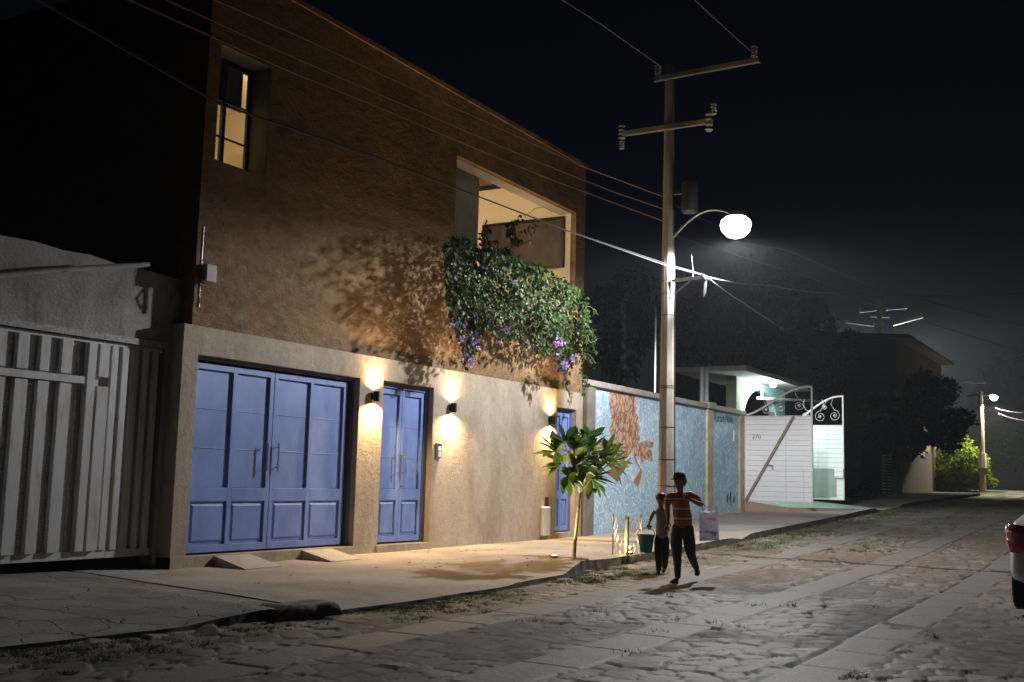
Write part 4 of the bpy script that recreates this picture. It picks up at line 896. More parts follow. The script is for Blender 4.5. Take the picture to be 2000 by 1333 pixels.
cable([at(1640, 572, X=50), at(1800, 579, X=56), at(2010, 574, X=60)], .013, M_wireb, 'level dark wire against the sky above the dark house')
m_ = MB(); q = at(1353, 545, X=PX-.1); m_.tube([q, q+Vector((.03, 0, .15)), q+Vector((.0, .01, .33)), q+Vector((-.03, .02, .5))], .0035, 5); m_.build('loose_wire', M_wirew, pole)

# pole behind the dark house
bp_ = at(1719, 655, X=92); bt = at(1719, 588, X=92)
pole2 = thing('utility_pole', (92, bp_.y, 1.3), 'distant utility pole with glowing crossarms behind the sloping roof', 'utility pole')
mb = MB(); mb.lathe((92, bp_.y, 0), [(.3, 1.3), (.2, bt.z)], 8); mb.build('shaft', M_pole, pole2)
for (a, b_, wd) in (((1652, 629), (1706, 636), .18), ((1744, 634), (1802, 618), .26), ((1680, 610), (1712, 606), .12), ((1735, 605), (1772, 602), .12), ((1700, 618), (1738, 620), .12)):
    m_ = MB(); m_.bar(at(*a, X=92), at(*b_, X=92), wd); m_.build('crossarm', M_pole if wd < .2 else mat('pale_crossarm', (.6, .6, .5), .7), pole2)
for a in ((1680, 607), (1733, 603), (1770, 600), (1722, 632)):
    m_ = MB(); m_.lathe(at(*a, X=92)-Vector((0, 0, .15)), [(.08, 0), (.18, .1), (.18, .3), (.07, .55)], 8); m_.build('insulator', M_ceram, pole2)
hl = thing('street_lamp', tuple(HIDLAMP), 'street lamp hidden behind the dark house lighting its pole and wires', 'street lamp')
mb = MB(); mb.lathe(HIDLAMP, [(.1, -.15), (.25, -.05), (.25, .05), (.1, .15)], 12); mb.build('globe', M_glow, hl)
mb = MB(); mb.tube([HIDLAMP+Vector((0, 0, .15)), (92, bp_.y, HIDLAMP.z+.4)], .05, 6); mb.build('arm', M_steel, hl)

# far pole with its lamp
fb, ft = at(1920, 948, X=74), at(1918, 775, X=74)
pole3 = thing('utility_pole', (74, fb.y, 1.5), 'far concrete pole with a brightly lit lamp at the end of the road', 'utility pole')
mb = MB(); mb.lathe((74, fb.y, 0), [(.19, 1.45), (.13, ft.z+.3)], 8); mb.build('shaft', M_pole, pole3)
mb = MB(); mb.lathe((74, fb.y, 2.9), [(.24, 0), (.24, .9)], 8); mb.build('painted_band', M_white, pole3)
for a, b_ in (((1903, 800), (1922, 794)), ((1890, 775), (1918, 770))): m_ = MB(); m_.bar(at(*a, X=74), at(*b_, X=74), .12); m_.build('crossarm', M_pole, pole3)
fl = thing('street_lamp', tuple(FARLAMP), 'small distant street lamp on the pole at the end of the road', 'street lamp')
mb = MB(); mb.lathe(FARLAMP, [(.08, -.18), (.22, -.07), (.24, .05), (.08, .16)], 16); mb.build('globe', mat('far_bulb', (1, 1, 1), .4, emit=(1, .95, .85), strength=25), fl, smooth=True)
mb = MB(); mb.tube([FARLAMP+Vector((0, 0, .2)), (74, fb.y, FARLAMP.z+.1)], .06, 6); mb.build('arm', M_steel, fl)
for k, (a, b_) in enumerate((((1860, 742), (1925, 748)), ((1830, 738), (1900, 745)), ((1945, 798), (2008, 806)), ((1950, 808), (2008, 822)))):
    cable([at(*a, X=74), at(*b_, X=75)], .03, M_wirew, ['lit wire above the far lamp, upper one', 'lit wire above the far lamp, left one', 'lit wire right of the far lamp, upper one', 'lit wire right of the far lamp, lower one'][k], sag=.1)

# ================================================================== FLOWERING VINE
vine = thing('flowering_vine', (19.8, YF-.35, 4.6), 'big mass of green vine with violet flowers spilling from the loggia', 'vine')
def poly_in(px_, py_, poly):
    poly = np.array(poly, float); x, y = poly[:, 0], poly[:, 1]; n_ = len(poly); ins = np.zeros(len(px_), bool); j = n_-1
    for i in range(n_):
        c_ = ((y[i] > py_) != (y[j] > py_)) & (px_ < (x[j]-x[i])*(py_-y[i])/(y[j]-y[i]+1e-9)+x[i]); ins ^= c_; j = i
    return ins
VP = [(868, 470), (885, 460), (905, 461), (925, 470), (935, 487), (952, 480), (975, 486), (1000, 492), (1030, 510), (1060, 520), (1085, 535), (1110, 548), (1132, 560), (1146, 580), (1150, 610), (1150, 650), (1145, 690), (1136, 700), (1126, 690),
      (1115, 715), (1098, 726), (1085, 716), (1075, 690), (1052, 690), (1040, 672), (1020, 672), (1005, 655), (985, 668), (965, 650), (948, 640), (935, 660), (925, 690), (912, 712), (905, 690), (898, 655), (882, 640), (874, 600), (870, 560), (866, 520)]
def fill(N, poly, y_of):
    x0_, x1_ = min(p[0] for p in poly), max(p[0] for p in poly); y0_, y1_ = min(p[1] for p in poly), max(p[1] for p in poly); P = []
    while len(P) < N:
        a = rng.uniform(x0_, x1_, 4000); b_ = rng.uniform(y0_, y1_, 4000); k = poly_in(a, b_, poly); P += list(zip(a[k], b_[k]))
    return [at(a, b_, Y=y_of(a, b_)) for a, b_ in P[:N]]
dep = lambda a, b_: YF - .04 - (.95 + .2*math.sin(a*.06)*math.cos(b_*.05))*(1-abs(rng.uniform(0, 1))**2.2*1.0)*math.sqrt(max(.04, min(1, (735-b_)/170)))*min(1, .35+(1165-a)/90)
P = np.array(fill(7800, VP, dep))
# leave gaps: thin out by 3-D noise so that hollows and clumps show
g_ = np.sin(P[:, 0]*7.1+P[:, 2]*3)*np.sin(P[:, 2]*8.3-P[:, 0]*2)+.6*np.sin(P[:, 0]*17+1)*np.sin(P[:, 2]*19)
P = P[(g_ > -.5) | (rng.random(len(P)) < .35)]
def strand(px0, py0, px1, py1, Y, n_, wob=6):
    out = []
    for t in np.linspace(0, 1, n_): out.append(at(px0+(px1-px0)*t+wob*math.sin(t*7+px0), py0+(py1-py0)*t, Y=Y) + Vector(rng.normal(0, .035, 3)))
    return out
ST = [(1150, 640, 1152, 712, 10.7, 60), (1158, 660, 1157, 690, 10.6, 20), (1140, 690, 1139, 770, 10.9, 46), (1095, 690, 1096, 728, 10.6, 40), (910, 650, 912, 712, 10.7, 46), (922, 640, 925, 690, 10.7, 34), (895, 620, 893, 662, 10.7, 30),
      (1148, 600, 1168, 612, 10.75, 7), (944, 490, 942, 436, 10.95, 46), (935, 500, 960, 450, 10.95, 20), (985, 500, 1003, 432, 10.9, 70), (1000, 470, 1012, 420, 10.9, 26), (1000, 480, 1036, 440, 10.9, 22), (975, 490, 960, 470, 10.9, 26), (945, 520, 950, 580, 10.4, 90), (940, 520, 925, 560, 10.45, 50), (1025, 455, 1062, 440, 10.9, 10)]
for s_ in ST: P = np.concatenate([P, np.array(strand(*s_))])
nr = rng.normal(size=(len(P), 3))*.55 + np.array([-.35, -.85, .35])
v, f, tone = leaf_cloud(P, nr, rng.uniform(.055, .125, len(P)), .72, droop=(0, -.25, -1))
numpy_mesh('foliage', v, f, M_vine, vine, attr=dict(tone=tone))
mb = MB()
for s_ in ST: mb.tube(strand(*s_[:5], 8, 4), .006, 5)
for k in range(26):
    x_ = 880+k*10.2; mb.tube([at(x_, 500+.3*(x_-880), Y=YF-.3), at(x_+3, 540+.3*(x_-880), Y=YF-.75), at(x_+1, 640+.1*(x_-880), Y=YF-.55)], .009, 5)
mb.tube([at(1030, 420, Y=10.9), at(1045, 407, Y=10.9), at(1062, 405, Y=10.9), at(1078, 414, Y=10.9)], .005, 5)
mb.build('stems', M_bark, vine)
FL = [(888, 602, 12, 12), (905, 598, 14, 10), (918, 595, 8, 8), (893, 628, 14, 14), (905, 640, 10, 10), (887, 640, 10, 8), (903, 661, 8, 8), (926, 658, 16, 12), (928, 672, 14, 10), (910, 700, 10, 8), (920, 709, 8, 5), (1095, 708, 22, 12), (1103, 716, 14, 8), (1088, 660, 8, 8), (1086, 672, 8, 6), (1100, 670, 6, 5),
      (990, 642, 8, 6), (958, 570, 10, 10), (1002, 555, 9, 8), (1118, 700, 8, 5), (930, 612, 8, 6), (940, 530, 6, 5), (1030, 668, 5, 4), (948, 526, 6, 6), (977, 668, 6, 4)]
Q = []
for (a, b_, n_, s_) in FL:
    for _ in range(n_*4): Q.append(at(a+random.gauss(0, s_*.45), b_+random.gauss(0, s_*.55), Y=YF-.62+random.gauss(0, .06)))
Q = np.array(Q); v, f, tone = leaf_cloud(Q, rng.normal(size=(len(Q), 3))*.7+np.array([-.3, -.8, -.1]), rng.uniform(.035, .07, len(Q)), .95)
numpy_mesh('flowers', v, f, M_flower, vine, attr=dict(tone=tone*1.6))

# fallen petals and leaves on the pale sidewalk
M_petal = mat('fallen_petal', (.28, .18, .42), .8); M_dry = mat('dry_leaf', (.12, .07, .04), .9)
def scrap(x, y, s, m, nm, lab, cat, grp):
    z = float(side_z(x, y))+.012 if y > edgeY(x) else float(zr(x))+.03
    a = random.uniform(0, 6.28); mb = MB(); pts = []
    for k in range(5):
        t = a+k*1.257; rr = s*(1 if k % 2 else .7); pts.append((x+rr*math.cos(t), y+rr*math.sin(t), z+random.uniform(.002, .02)))
    mb.add(pts+[(x, y, z+.006)], [(0, 1, 5), (1, 2, 5), (2, 3, 5), (3, 4, 5), (4, 0, 5)])
    return tag(mb.build(nm, m, None), lab, cat, grp)
for k in range(44):
    p = at(random.gauss(960, 90), random.gauss(1078, 10)+ (5 if k % 3 else 14), z=.24)
    if p.y < 11.2 and p.x > 11: scrap(p.x, p.y, random.uniform(.018, .04), M_petal if k % 2 else M_dry, 'fallen_petal' if k % 2 else 'dead_leaf', 'tiny violet petal fallen on the sidewalk below the vine' if k % 2 else 'tiny dry brown leaf lying on the sidewalk below the vine', 'petal' if k % 2 else 'leaf', 'fallen violet petals' if k % 2 else 'dry leaves on the sidewalk')
for px_, py_ in ((568, 1120), (503, 1134), (804, 1099), (722, 1111), (735, 1107), (600, 1158), (683, 1131), (850, 1107), (860, 1105)):
    p = at(px_, py_, z=.2); scrap(p.x, p.y, .045, M_petal if px_ in (804, 722, 568) else M_dry, 'fallen_petal' if px_ in (804, 722, 568) else 'dead_leaf', 'tiny violet petal fallen on the sidewalk below the vine' if px_ in (804, 722, 568) else 'tiny dry brown leaf lying on the sidewalk below the vine', 'petal' if px_ in (804, 722, 568) else 'leaf', 'fallen violet petals' if px_ in (804, 722, 568) else 'dry leaves on the sidewalk')

# ================================================================== SMALL TREE WITH LONG GLOSSY LEAVES
tb = at(1120, 1092, z=.235); TX, TY = tb.x, tb.y
tree = thing('sidewalk_tree', (TX, TY, .2), 'small tree with rosettes of long glossy leaves, lit from below', 'tree')
def tp(px_, py_, dY=0): return at(px_, py_, Y=TY+dY)
mb = MB(); tr0 = [Vector((TX, TY, .17)), tp(1124, 1050), tp(1129, 1000), tp(1133, 962)]
mb.tube(tr0, [.034, .028, .025, .022], 8)
ros = [(1103, 868, -.1, 9, (-.25, -.2, 1)), (1085, 882, .1, 8, (-.8, 0, .5)), (1152, 882, -.15, 9, (.1, -.5, .9)), (1185, 888, .05, 9, (.8, -.3, .7)), (1120, 912, -.3, 10, (-.2, -.9, .3)), (1100, 905, .25, 9, (-.6, .6, .3)), (1165, 915, .2, 9, (.6, .5, .3)), (1190, 905, -.2, 7, (.9, -.6, 0)), (1140, 905, 0, 9, (0, -.3, -.2)), (1150, 862, .1, 6, (.2, .3, .9)), (1108, 930, -.1, 8, (-.5, -.5, -.2)), (1155, 935, -.2, 8, (.5, -.6, -.3)), (1128, 890, .15, 8, (-.2, .4, .8)), (1170, 895, -.3, 7, (.4, -.9, .2)), (1120, 880, -.25, 7, (-.1, -.5, .9))]
for (a, b_, dy, n_, d_) in ros: mb.tube([tr0[-1], tr0[-1].lerp(tp(a, b_, dy), .5)+Vector((0, 0, .0)), tp(a, b_, dy)], [.016, .013, .011], 6)
mb.build('trunk', M_bark, tree, smooth=True)
V, Fq, T = [], [], []
def long_leaf(c, d, L, wd, dr):
    d = Vector(d).normalized(); s_ = d.cross(Vector((0, 0, 1))); s_ = s_.normalized() if s_.length > .1 else Vector((1, 0, 0)); n_ = s_.cross(d)
    base = len(V); K = 7; tw = random.uniform(-.5, .5); s_ = s_*math.cos(tw)+n_*math.sin(tw); n_ = s_.cross(d); t_ = random.betavariate(1.5, 3)
    for i in range(K):
        t = i/(K-1); w_ = wd*(math.sin(math.pi*min(1, t**1.35*.95+.04)))*.5*(1 if i < K-1 else .1)
        c_ = c + d*L*t + Vector((0, 0, -dr*L*t*t)); V.extend([c_+s_*w_+n_*w_*.35, c_, c_-s_*w_+n_*w_*.35]); T.extend([t_, t_*.6, t_])
    for i in range(K-1):
        b_ = base+i*3; Fq.extend([(b_, b_+1, b_+4, b_+3), (b_+1, b_+2, b_+5, b_+4)])
for (a, b_, dy, n_, d_) in ros:
    n_ = int(n_*1.5); c = tp(a, b_, dy); ax = Vector(d_).normalized()
    for k in range(n_):
        th = k*2.4+random.uniform(-.3, .3); el = random.uniform(.25, 1.35); s_ = ax.cross(Vector((.3, .5, .8))).normalized(); q = ax.cross(s_)
        d = ax*math.cos(el) + (s_*math.cos(th)+q*math.sin(th))*math.sin(el); long_leaf(c, d, random.uniform(.30, .44), random.uniform(.105, .145), random.uniform(-.05, .18))
numpy_mesh('crown', np.array([tuple(v_) for v_ in V]), np.array(Fq), M_plum, tree, smooth=True, attr=dict(tone=T))
def uplight(x, y, z, e, label, dirv=(0, 0, 1), size=75):
    g = thing('ground_spotlight', (x, y, z), label, 'spotlight')
    mb = MB(); mb.lathe((x, y, z-.02), [(.05, 0), (.06, .0), (.06, .035), (.045, .04)], 16); mb.build('rim', M_black, g)
    mb = MB(); mb.lathe((x, y, z+.021), [(.04, 0), (.035, .004)], 14); mb.build('lens', M_lens, g)
    aim(light('ground_spot', 'SPOT', (x, y, z+.05), e, (1, .72, .3), .03, spot_size=R(size), spot_blend=.6), dirv)
zt = float(side_z(TX, TY))
mb = MB(); mb.lathe((TX, TY, zt), [(.26, -.04), (.26, .006), (.22, .006)], 20); tag(mb.build('tree_pit', M_earth), 'round earth pit around the foot of the small tree', 'tree pit')
uplight(TX-.20, TY+.24, zt+.03, 420, 'small warm spotlight in the ground at the foot of the small tree', (.16, -.18, 1), 85)
light('ground_glow', 'POINT', (TX-.12, TY+.10, zt+.09), 2.5, (1, .68, .28), .03)

# ================================================================== WIRE CAGE AND YOUNG PLANT
cx_, cy_ = at(1224, 1078, z=.28).x, at(1224, 1078, z=.28).y; cz = float(side_z(cx_, cy_))
cage = thing('wire_cage', (cx_, cy_, cz), 'round chicken wire cage with stakes around a young plant on the sidewalk', 'cage')
mb = MB(); r_ = .24; hc = .62
for k in range(14):
    for j in range(6):
        a = (k+.5*(j % 2))*2*math.pi/14; a1_ = (k+.5*(j % 2)+.5)*2*math.pi/14; a2_ = (k+.5*(j % 2)-.5)*2*math.pi/14; z = cz+.02+j*hc/6; rr = r_+.012*math.sin(k*1.9)
        for q in (a1_, a2_): mb.bar((cx_+rr*math.cos(a), cy_+rr*math.sin(a), z), (cx_+rr*math.cos(q), cy_+rr*math.sin(q), z+hc/6), .0045)
mb.build('wire_mesh', mat('galvanised_wire', (.6, .58, .52), .35, .8), cage)
for k in range(4): m_ = MB(); a = k*1.57+.5; m_.bar((cx_+r_*math.cos(a), cy_+r_*math.sin(a), cz-.02), (cx_+r_*math.cos(a)+.01, cy_+r_*math.sin(a), cz+.66+.04*(k % 2)), .022); m_.build('stake', M_bark, cage)
yp = thing('young_plant', (cx_, cy_, cz), 'young plant with strap leaves tied to a pale stick inside the wire cage', 'plant')
m_ = MB(); m_.bar((cx_, cy_+.02, cz-.02), (cx_+.01, cy_+.02, cz+.60), .035); m_.build('support_stick', mat('pale_stick', (.5, .42, .28), .8), yp)
V.clear(); Fq.clear(); T.clear()
for k in range(16): a = k*2.4; long_leaf(Vector((cx_+.04, cy_-.03, cz+.02)), (math.cos(a)*.5, math.sin(a)*.5, 1), random.uniform(.16, .3), .03, .4)
numpy_mesh('leaves', np.array([tuple(v_) for v_ in V]), np.array(Fq), M_plum, yp, smooth=True, attr=dict(tone=T))
uplight(cx_-.09, cy_-.09, cz+.03, 50, 'small warm spotlight shining up inside the wire cage', (.3, .3, 1), 100)
light('cage_glow', 'POINT', (cx_-.06, cy_-.08, cz+.12), 7, (1, .7, .3), .03)

# ================================================================== DISTANT TREES AND SHRUBS
def crown_tree(name, base, label, cat, blobs, n_, m, size, trunk_h, tr_r=.15, group=None, limbs=5):
    t = thing(name, base, label, cat, group); base = Vector(base); mb = MB()
    c0 = Vector(blobs[0][0]); fork = base.lerp(Vector((c0.x, c0.y, base.z+trunk_h)), .9); mb.tube([base-Vector((0, 0, .2)), base.lerp(fork, .5)+Vector((.08, .05, 0)), fork], [tr_r, tr_r*.8, tr_r*.6], 8)
    for b_ in blobs[:limbs+3]: mb.tube([fork, fork.lerp(Vector(b_[0]), .5)+Vector((0, 0, .2)), Vector(b_[0])], [tr_r*.5, tr_r*.3, tr_r*.12], 6)
    mb.build('trunk', M_bark, t, smooth=True); P = []; vol = sum(b_[1][0]*b_[1][2] for b_ in blobs)
    for c_, r3 in blobs:
        k = int(n_*r3[0]*r3[2]/vol); d = rng.normal(size=(k, 3)); d /= np.linalg.norm(d, axis=1, keepdims=True); rad = rng.uniform(.45, 1.08, (k, 1))**.7
        q = np.array(c_)+d*rad*np.array(r3); s_ = np.sin(q[:, 0]*3.1/size*.12+q[:, 2]*2)*np.sin(q[:, 1]*2.7+q[:, 2]*3.3); P.append(q[(s_ > -.35) | (rng.random(k) < .4)])
    P = np.concatenate(P); v, f, tone = leaf_cloud(P, rng.normal(size=(len(P), 3))+np.array([0, 0, .5]), rng.uniform(.6, 1.3, len(P))*size, .6)
    numpy_mesh('crown', v, f, m, t, attr=dict(tone=tone)); return t
def blobs_from(pix, Yv=None, Xv=None, dj=.8):
    out = []
    for (a, b_, r_) in pix:
        d = rng.normal(0, dj)
        c_ = at(a, b_, Y=Yv+d) if Yv is not None else at(a, b_, X=Xv+d)
        dist = (c_-EYE).dot(fwd); rw = r_*dist/F; out.append((tuple(c_), (rw, rw*.9, rw*.85)))
    return out
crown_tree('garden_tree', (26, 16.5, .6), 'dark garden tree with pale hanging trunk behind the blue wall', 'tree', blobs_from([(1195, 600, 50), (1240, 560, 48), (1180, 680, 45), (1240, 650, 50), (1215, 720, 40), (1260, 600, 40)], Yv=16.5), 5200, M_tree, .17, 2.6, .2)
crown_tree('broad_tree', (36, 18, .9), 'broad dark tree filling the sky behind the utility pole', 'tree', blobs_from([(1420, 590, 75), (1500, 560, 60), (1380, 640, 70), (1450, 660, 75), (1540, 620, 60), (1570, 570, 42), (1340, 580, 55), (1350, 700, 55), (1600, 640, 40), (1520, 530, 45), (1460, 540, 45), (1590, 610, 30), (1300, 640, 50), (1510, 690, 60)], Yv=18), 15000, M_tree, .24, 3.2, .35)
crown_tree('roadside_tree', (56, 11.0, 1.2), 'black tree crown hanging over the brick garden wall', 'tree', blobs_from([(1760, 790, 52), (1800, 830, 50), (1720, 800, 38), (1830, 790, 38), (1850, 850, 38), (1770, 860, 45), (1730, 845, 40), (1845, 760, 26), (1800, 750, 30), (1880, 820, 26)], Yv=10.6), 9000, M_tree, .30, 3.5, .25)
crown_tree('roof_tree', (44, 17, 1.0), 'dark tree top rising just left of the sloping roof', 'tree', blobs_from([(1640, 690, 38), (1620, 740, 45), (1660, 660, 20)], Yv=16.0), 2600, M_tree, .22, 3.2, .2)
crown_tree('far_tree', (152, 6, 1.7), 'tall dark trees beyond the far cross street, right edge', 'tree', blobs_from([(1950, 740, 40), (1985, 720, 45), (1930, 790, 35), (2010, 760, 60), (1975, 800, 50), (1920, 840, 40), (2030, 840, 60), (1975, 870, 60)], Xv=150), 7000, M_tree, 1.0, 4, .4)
crown_tree('bright_shrub', tuple(at(1872, 962, X=75)), 'rounded yellow green shrub lit by the far street lamp', 'shrub', blobs_from([(1868, 912, 42), (1843, 900, 32), (1897, 905, 36), (1872, 872, 28), (1832, 925, 28), (1908, 930, 28), (1868, 940, 38), (1850, 945, 30), (1892, 945, 28), (1880, 858, 12), (1825, 905, 12), (1918, 912, 12)], Xv=75.5, dj=.4), 13000, M_bush, .2, 1.2, .08)
crown_tree('dry_bush', tuple(at(1930, 952, X=76)), 'pale dry bush at the foot of the far pole', 'shrub', blobs_from([(1925, 938, 10), (1940, 943, 9), (1912, 945, 8)], Xv=76, dj=.2), 900, M_bush, .16, .4, .04)
crown_tree('dark_shrub', (41.5, 10.9, .95), 'dark shrub beside the open gate leaves', 'shrub', blobs_from([(1690, 955, 18), (1680, 970, 20), (1700, 968, 14)], Yv=10.6, dj=.2), 1300, M_tree, .10, .3, .04)
# pale twisted trunk with hanging strips behind the wall
m_ = MB(); m_.tube([at(1216, 720, Y=14.5), at(1219, 640, Y=14.3), at(1217, 600, Y=14.2), at(1232, 560, Y=14.2), at(1250, 545, Y=14.3)], [.10, .09, .07, .04, .02], 7); m_.tube([at(1268, 640, Y=14.2), at(1272, 580, Y=14.2), at(1268, 540, Y=14.2)], [.01, .03, .01], 5)
tag(m_.build('pale_trunk', mat('pale_bark', (.35, .32, .26), .9, var=(6, (.08, .07, .05), .45, .55)), None, smooth=True), 'pale flaking tree trunk among the dark leaves behind the wall', 'trunk')

# ================================================================== PEOPLE
def skin_mesh(name, verts, edges, m, parent, sub=2, root=0):
    """verts: (Vector, (rx, ry)); smooth surface grown on a connected skeleton"""
    off = parent_loc(parent); me = bpy.data.meshes.new(name+'_s'); me.from_pydata([tuple(Vector(v_[0])-off) for v_ in verts], edges, [])
    o = bpy.data.objects.new(name+'_s', me); C.objects.link(o); sk = o.modifiers.new('skin', 'SKIN'); sk.use_smooth_shade = True; sk.branch_smoothing = .6; thick = 1.15 if name in ('shirt', 'sleeveless_top', 'jeans', 'trousers') else 1.04
    for i, v_ in enumerate(verts):
        r_ = v_[1]; r_ = r_ if isinstance(r_, tuple) else (r_, r_); me.skin_vertices[0].data[i].radius = (r_[0]*thick, r_[1]*thick)
        me.skin_vertices[0].data[i].use_root = (i == root)
    s_ = o.modifiers.new('sub', 'SUBSURF'); s_.levels = sub; s_.render_levels = sub
    bpy.context.view_layer.update()
    me2 = bpy.data.meshes.new_from_object(o.evaluated_get(bpy.context.evaluated_depsgraph_get())); bpy.data.objects.remove(o)
    me2.name = name; me2.materials.clear(); me2.materials.append(m)
    for p in me2.polygons: p.use_smooth = True
    r_ = bpy.data.objects.new(name, me2); C.objects.link(r_); r_.parent = parent; return r_
def chain(V_, E_, start, pts):
    prev = start
    for p in pts: V_.append(p); E_.append((prev, len(V_)-1)); prev = len(V_)-1
    return prev
def frame_of(px_, py_, zg):
    g = at(px_, py_, z=zg); v = Vector((g.x, g.y, 0)).normalized(); r_ = Vector((v.y, -v.x, 0)); k = (g-EYE).dot(fwd)/F
    tocam = -v
    return g, (lambda x, y, d=0: g + r_*((x-px_)*k) + Vector((0, 0, (py_-y)*k)) + tocam*d), k
M_skin = mat('brown_skin', (.20, .105, .065), .6)
M_hair = mat('black_hair', (.012, .010, .009), .5)
M_jean = mat('dark_jeans', (.022, .026, .045), .85, var=(14, (.035, .04, .065), .45, .7))
M_shoe = mat('dark_shoe', (.03, .025, .025), .6)
M_shirt = mat('striped_shirt', (.5, .16, .06), .85)
n, l, b = nodes(M_shirt); tc = n.new('ShaderNodeTexCoord').outputs['Object']; sx = n.new('ShaderNodeSeparateXYZ'); l.new(tc, sx.inputs[0])
m1 = n.new('ShaderNodeMath'); m1.operation = 'MULTIPLY'; m1.inputs[1].default_value = 1/.142; l.new(sx.outputs['Z'], m1.inputs[0])
m2 = n.new('ShaderNodeMath'); m2.operation = 'FRACT'; l.new(m1.outputs[0], m2.inputs[0])
l.new(ramp(n, l, m2.outputs[0], [(0, (.36, .10, .035)), (.40, (.03, .015, .012)), (.50, (.46, .40, .30)), (.74, (.03, .015, .012)), (.82, (.36, .10, .035))], 'CONSTANT'), b.inputs['Base Color'])

def hand(V_, E_, wrist, palm, fdir, side, s=1., curl=.6):
    """palm then five short bent finger chains; fdir = pointing direction, side = towards the thumb"""
    fdir = Vector(fdir).normalized(); side = Vector(side).normalized(); nrm = fdir.cross(side)
    V_.append((palm, (.030*s, .022*s))); E_.append((wrist, len(V_)-1)); pi_ = len(V_)-1
    V_.append((Vector(palm)+fdir*.045*s, (.032*s, .016*s))); E_.append((pi_, len(V_)-1)); k_ = len(V_)-1
    for i, (o_, L_) in enumerate(((-.028, .055), (-.010, .068), (.010, .072), (.028, .062))):
        base = Vector(palm)+fdir*.075*s+side*o_*s
        chain(V_, E_, k_, [(base, .0095*s), (base+(fdir+nrm*curl*.5).normalized()*L_*.45*s, .009*s), (base+(fdir+nrm*curl*.5).normalized()*L_*.45*s+(fdir*.4+nrm*curl*1.4).normalized()*L_*.5*s, .007*s)])
    chain(V_, E_, pi_, [(Vector(palm)+side*.040*s+fdir*.02*s, .011*s), (Vector(palm)+side*.052*s+fdir*.058*s+nrm*.012*s, .009*s)])

def face(parent, c, f_, r_, s):
    """nose, eyes, ears on a head centred at c facing f_"""
    f_ = Vector(f_).normalized(); sd = Vector((f_.y, -f_.x, 0)).normalized()
    mb = MB(); 
    for q, rad in ((f_*r_*1.02+Vector((0, 0, -.012)), .016*s),): mb.tube([c+q+Vector((0, 0, .03*s)), c+q*1.06, c+q*1.03+Vector((0, 0, -.01*s))], [.008*s, .015*s, .010*s], 6)
    for e in (-1, 1): mb.tube([c+sd*e*r_*.88+Vector((0, 0, .022*s)), c+sd*e*r_*1.02+Vector((0, 0, .0))-f_*.01, c+sd*e*r_*.90+Vector((0, 0, -.03*s))], [.010*s, .015*s, .008*s], 6)
    mb.build('nose_and_ears', M_skin, parent, smooth=True)
    mb = MB()
    for e in (-1, 1): mb.lathe(c+f_*r_*.90+sd*e*.030*s+Vector((0, 0, .008)), [(.004, -.006), (.009, -.003), (.009, .003), (.004, .006)], 8)
    mb.tube([c+f_*r_*.95-sd*.022*s+Vector((0, 0, -.05*s)), c+f_*r_*1.0+Vector((0, 0, -.052*s)), c+f_*r_*.95+sd*.022*s+Vector((0, 0, -.05*s))], .005*s, 5)
    mb.build('eyes_and_mouth', M_hair, parent, smooth=True)

# --- woman
wz = float(zr(15.0))-.012
wg, W_, wk = frame_of(1324, 1139, wz)
wo = thing('person', tuple(wg), 'woman in cap, orange striped polo and dark jeans walking beside a child', 'person')
HC = W_(1325.5, 940, .02)
V_, E_ = [], []
V_.append((W_(1333, 1034, 0), (.135, .105))); chain(V_, E_, 0, [(W_(1333, 1018), (.130, .10)), (W_(1331, 1000), (.125, .095)), (W_(1329, 984), (.135, .10)), (W_(1328, 972), (.10, .075)), (W_(1327, 962, .0), .050), (W_(1326, 955, .01), .052), (W_(1325, 948, .025), (.068, .078)), (HC, (.080, .088)), (W_(1326, 931, .0), (.068, .075))])
def limb(a, pts): return chain(V_, E_, a, pts)
# legs
la = limb(0, [(W_(1322, 1042), .092), (W_(1320, 1060, .03), .085), (W_(1322, 1084, .06), .060), (W_(1323, 1100, .04), .052), (W_(1324, 1126, .0), .034), (W_(1322, 1134, .02), (.038, .034)), (W_(1313, 1138, .13), (.036, .022))])
lb = limb(0, [(W_(1343, 1042), .092), (W_(1345, 1060, .0), .083), (W_(1349, 1084, -.02), .058), (W_(1355, 1100, -.16), .048), (W_(1361, 1112, -.30), .034), (W_(1362, 1116, -.33), (.036, .032)), (W_(1361, 1124, -.22), (.034, .022))])
# arms
ra = limb(4, [(W_(1348, 966), .058), (W_(1355, 972, .02), .052), (W_(1370, 987, .05), .042), (W_(1358, 982, .17), .034), (W_(1349, 978, .22), .026)])
hand(V_, E_, ra, W_(1346, 976, .235), W_(1340, 973, .26)-W_(1346, 976, .235), (0, 0, 1), .95, .7)
rb_ = limb(4, [(W_(1309, 968), .058), (W_(1304, 976), .050), (W_(1302, 996, -.03), .040), (W_(1304, 1010, .03), .033), (W_(1303, 1019, .07), .025)])
hand(V_, E_, rb_, W_(1302.5, 1022, .08), (0, 0, -1), W_(1310, 1022)-W_(1302, 1022), .95, .8)
skin_mesh('body', V_, E_, M_skin, wo)
V_, E_ = [], []
V_.append((W_(1333, 1036, .0), (.158, .132))); chain(V_, E_, 0, [(W_(1333, 1018), (.148, .122)), (W_(1331, 1002), (.150, .128)), (W_(1329, 986), (.152, .124)), (W_(1328, 975), (.130, .100)), (W_(1327, 965), (.066, .062))])
limb(4, [(W_(1347, 969), .070), (W_(1356, 973, .02), .068), (W_(1365, 982, .035), .060)]); limb(4, [(W_(1310, 970.5), .070), (W_(1303.5, 977), .066), (W_(1302, 990, -.02), .058)])
skin_mesh('shirt', V_, E_, M_shirt, wo)
V_, E_ = [], []
